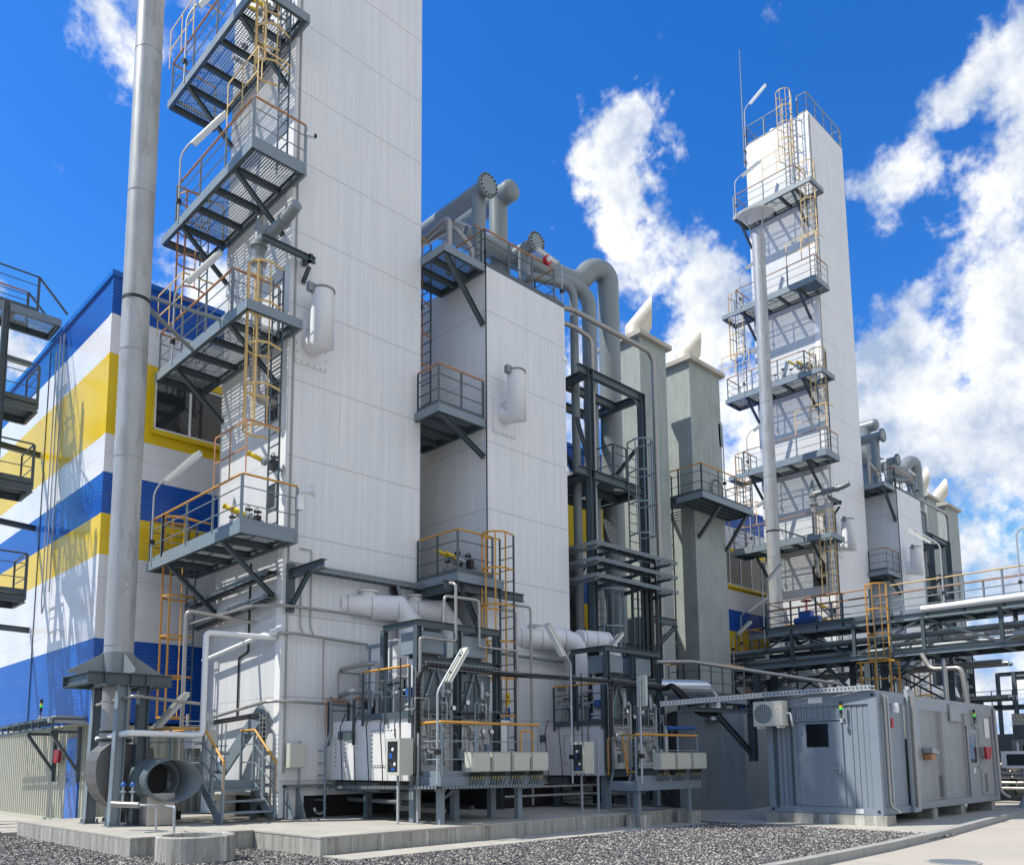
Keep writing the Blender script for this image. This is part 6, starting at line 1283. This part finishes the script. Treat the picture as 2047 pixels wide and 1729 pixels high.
tube_lamp('tube lamp on a bent pole at the far left end of the pipe bridge', (BX-.05, 16.5, 6.0), (BX-.05, 16.5, 8.3), (BX-.05, 16.4, 8.45), (BX-.05, 15.6, 9.1), 'lamps of the pipe bridge', w=.14)
tube_lamp('small tube lamp under the left end of the pipe bridge by the white stack', (BX-.05, 17.9, 5.3), (BX-.05, 17.9, 6.4), (BX-.05, 17.8, 6.5), (BX-.05, 17.1, 7.0), 'lamps of the pipe bridge', w=.14)
t = thing('motor_valve', 'blue motorised valve with a red handwheel on the pipe bridge', 'valve', (BX+.4, 15, 6.5)); g = MB(); g.sweep([(BX+.35, 15.4, 6.75), (BX+.35, 14.4, 6.75)], .14, 14); g.box(BX+.2, BX+.5, 14.7, 15.15, 6.8, 7.1); g.build('body', 'bluevalve', t); g = MB(); g.disc((BX+.35, 14.9, 7.5), (0, 0, 1), .22, .03, 16); g.bar((BX+.35, 14.9, 7.1), (BX+.35, 14.9, 7.5), .04); g.build('hand_wheel', 'red', t)
pipe('drop_pipe', 'thick weathered pipe dropping from the bridge near the right edge', [(29.6, 7.75, 5.3), (29.6, 7.35, 5.3), (29.6, 7.3, 2.15)], .13, 'stain', bend=.2)
pipe('drop_pipe', 'bent thinner pipe dropping from the bridge to the rear container roof', [(29.4, 10.5, 4.95), (29.3, 10.2, 4.4), (29.1, 9.2, 4.35), (29.1, 9.1, 3.2)], .08, 'stain', bend=.2)
t = thing('corner_post', 'tall pale steel column at the right edge of the view', 'column', (30.1, 6.6, 0)); g = MB(); g.ibeam((30.1, 6.75, 0), (30.1, 6.75, 8.9), .3, .3, .02); g.build('column', 'greyl', t)
t = thing('manhole', 'round manhole lid set in the concrete road beyond the kerb', 'manhole', tuple(at(1905, 1722, Z=-.02)))
c = at(1905, 1722, Z=-.02); g = MB(); g.disc((c.x, c.y, -.022), (0, 0, 1), .32, .02, 32); g.build('lid', 'galvd', t); g = MB(); g.disc((c.x, c.y, -.026), (0, 0, 1), .38, .018, 32); g.build('ring', 'kerb', t)
# things beyond the containers at the right edge
t = thing('instrument_box', 'white instrument cabinet with a dark window at the right edge', 'cabinet', (28.8, 7.2, .8)); g = MB(); g.box(28.75, 29.0, 7.2, 8.17, 1.17, 1.68); g.build('casing', 'white', t); g = MB(); g.box(28.742, 28.748, 7.35, 8.02, 1.25, 1.59); g.build('window', 'glass', t); g = MB(); g.sweep([(28.85, 7.6, .1), (28.85, 7.6, 1.17)], .05, 10); g.sweep([(28.85, 7.6, .0), (28.85, 7.6, .45)], 0, 14, True, [.25, .05]); g.pipe([(28.9, 6.8, 1.0), (28.9, 8.2, 1.0)], .03); g.sweep([(28.9, 7.75, 1.68), (28.9, 7.75, 1.95)], .04, 8); g.build('stand', 'galv', t)
t = thing('valve_manifold', 'rusty low pipes and valves behind the white instrument cabinet', 'pipes', (30.5, 8, .3)); b = MB(); a_ = MB()
for j in range(6): b.sweep([(31.0, 5.5+j*.0, .5+j*.18), (31.0, 9.8, .5+j*.18)], .05, 8); valve(b, a_, (30.8, 6.4+j*.5, .95+.06*j), 2.0, (0, 1, 0))
b.build('pipes', 'stain', t); a_.build('hand_wheels', 'bolt', t)
t = thing('machine_house', 'dark machine casings and grey housings beyond the instrument cabinet', 'machinery', (33, 8, 0)); g = MB(); g.box(33, 36, 6.8, 9.9, 0, 2.3); g.box(33.2, 34.6, 7.4, 9, 2.3, 3.0); g.build('casing', 'mid2', t); g = MB(); g.box(32.95, 33.0, 7.0, 7.8, .3, 2.1); g.box(32.95, 33, 8.2, 9.0, .3, 2.1); g.build('panel', 'render', t)
g = MB()
for i in range(5): g.sweep([(32.7, 7.0+i*.5, .2), (32.7, 7.0+i*.5, 1.6+.3*(i % 2))], .1, 10)
g.build('cylinders', 'bolt', t)
t = thing('far_frame', 'distant open steel frame with a railed deck at the right edge', 'frame', (70, 18, 0))
for x in (70, 74):
    for y in (17.5, 18.6, 19.7): g = MB(); g.ibeam((x, y, 0), (x, y, 7.7), .25, .25); g.build('column', 'grey', t)
g = MB(); g.ibeam((70, 16.0, 5.1), (70, 24, 5.1), .25, .3); g.ibeam((70, 17.4, 7.6), (70, 19.8, 7.6), .25, .3); g.ibeam((74, 17.0, 7.6), (74, 19.8, 7.6), .25, .3); g.build('beam', 'grey', t); rail(t, [(70, 16, 5.2), (70, 23, 5.2)], 1.2, 'grey', 'grey', 1.5); g = MB(); g.sweep([(68, 21.5, 0), (68, 21.5, 4.2)], .9, 20); g.build('tank', 'mid', t)
# ---------------------------------------------------------------- stair tower at the left edge
def stairtower():
    t = thing('stair_tower', 'open steel stair tower with dark landings before the striped hall', 'stairs', (4.5, 25, 0))
    for i, z in enumerate((11.35, 9.1, 6.05)):
        g = MB(); g.ibeam((3.0, 24.9, z-.12), (6.2, 24.9, z-.12), .08, .22); g.ibeam((6.2, 24.9, z-.12), (6.2, 26.1, z-.12), .08, .22); g.ibeam((3.0, 26.1, z-.12), (6.2, 26.1, z-.12), .08, .22); g.box(3.0, 6.2, 24.9, 26.1, z-.02, z-.005) if False else None
        g.build('landing_frame', 'grey', t); grating(t, 5.2, 6.2, 24.9, 26.1, z, 'x')
        rail(t, [(5.3, 24.9, z), (6.2, 24.9, z), (6.2, 26.1, z)], 1.1, 'grey', 'grey', 1.0)
        up_ = 2.25
        for y in (25.05, 25.75):
            g = MB(); g.bar((5.35, y, z+.02), (3.4, y, z+up_), .03, .2); g.build('stringer', 'pipegrey', t)
            h = MB(); h.bar((5.35, y, z+1.0), (3.4, y, z+up_+1.0), .04, .05); h.build('handrail', 'pale', t)
            h = MB()
            for k in range(6): f = k/5; h.bar((5.35-1.95*f, y, z+.1+up_*f), (5.35-1.95*f, y, z+1.0+up_*f), .035)
            h.bar((5.35, y, z+.5), (3.4, y, z+up_+.5), .02); h.build('balusters', 'grey', t)
        g = MB()
        for k in range(9): f = (k+.5)/9; g.box(5.35-1.95*f-.13, 5.35-1.95*f+.13, 25.07, 25.73, z+up_*f, z+up_*f+.03)
        g.build('treads', 'bolt', t)
        g = MB(); g.ibeam((2.0, 26.3, z-.62), (6.98, 27.3, z-.62), .12, .16); g.build('tie_beam', 'grey', t)
    for x, y in ((5.3, 24.85), (5.3, 26.15), (3.0, 24.85)): g = MB(); g.ibeam((x, y, 0), (x, y, 14), .16, .16); g.build('column', 'grey', t)
    g = MB(); g.bar((5.59, 26.2, 13.0), (6.3, 26.2, 12.98), .10, .16); g.bar((5.62, 26.2, 11.4), (5.62, 26.2, 13.05), .14, .14); g.build('portal_frame', 'pipegrey', t)
stairtower()
t = thing('roof_walkway', 'railed steel walkway reaching the hall roof parapet', 'walkway', (2, 25.9, 14.1)); deck(t, 1.0, 6.9, 25.9, 27.0, 14.45, None, 'y', 5); rail(t, [(1.0, 25.9, 14.45), (6.3, 25.9, 14.45)], 1.1, 'grey', 'grey', 1.35); rail(t, [(1.0, 27.0, 14.45), (6.3, 27.0, 14.45)], 1.1, 'orange', 'grey', 1.35)
g = MB(); g.bar((6.3, 25.9, 15.55), (7.1, 25.9, 14.7), .05); g.bar((6.3, 27, 15.55), (7.1, 27, 14.7), .05); g.build('end_rails', 'grey', t)
# canopy over the door
t = thing('door_canopy', 'curved steel canopy frame over the blue door', 'canopy', (6.2, 22.5, 2.3)); g = MB()
ys = [22.0+i*.55 for i in range(12)]
for a, b in zip(ys, ys[1:]):
    za, zb = 2.62-.003*(a-22)**2, 2.62-.003*(b-22)**2
    g.bar((6.25, a, za), (6.25, b, zb), .06, .07); g.bar((6.25, a, za-.22), (6.25, b, zb-.22), .05, .06); g.bar((6.25, a, za), (6.25, a, za-.22), .04); g.bar((7.08, a, za), (6.25, a, za), .04)
g.build('frame', 'grey', t)
g = MB(); g.box(6.15, 7.0, 22.0, 22.08, 2.52, 2.66); g.box(6.3, 7.0, 22.0, 23.6, 2.67, 2.70); g.build('roof_sheet', 'galv', t)
for y in (22.3, 24.2):
    g = MB(); g.bar((6.3, y, 2.3), (6.95, y, 1.35), .07); g.bar((6.95, y, 1.1), (6.95, y, 2.45), .09); g.bar((6.3, y, 2.32), (6.95, y, 2.32), .07); g.build('strut', 'grey', t)
tower_light('small signal lamp glowing green on the door canopy', (6.3, 23.2, 2.95), 0)
# ---------------------------------------------------------------- second unit: everything again 27.8 m further along
index_children()
for o, l2 in UNIT:
    if o['label'] == '@': c = o; 
    else: c = copy_tree(o)
    c.location = V(o.location)+V((DX, 0, 0)); c['label'] = l2
gone = [o for o in bpy.data.objects if o.parent is None and o.get('label') == '@']
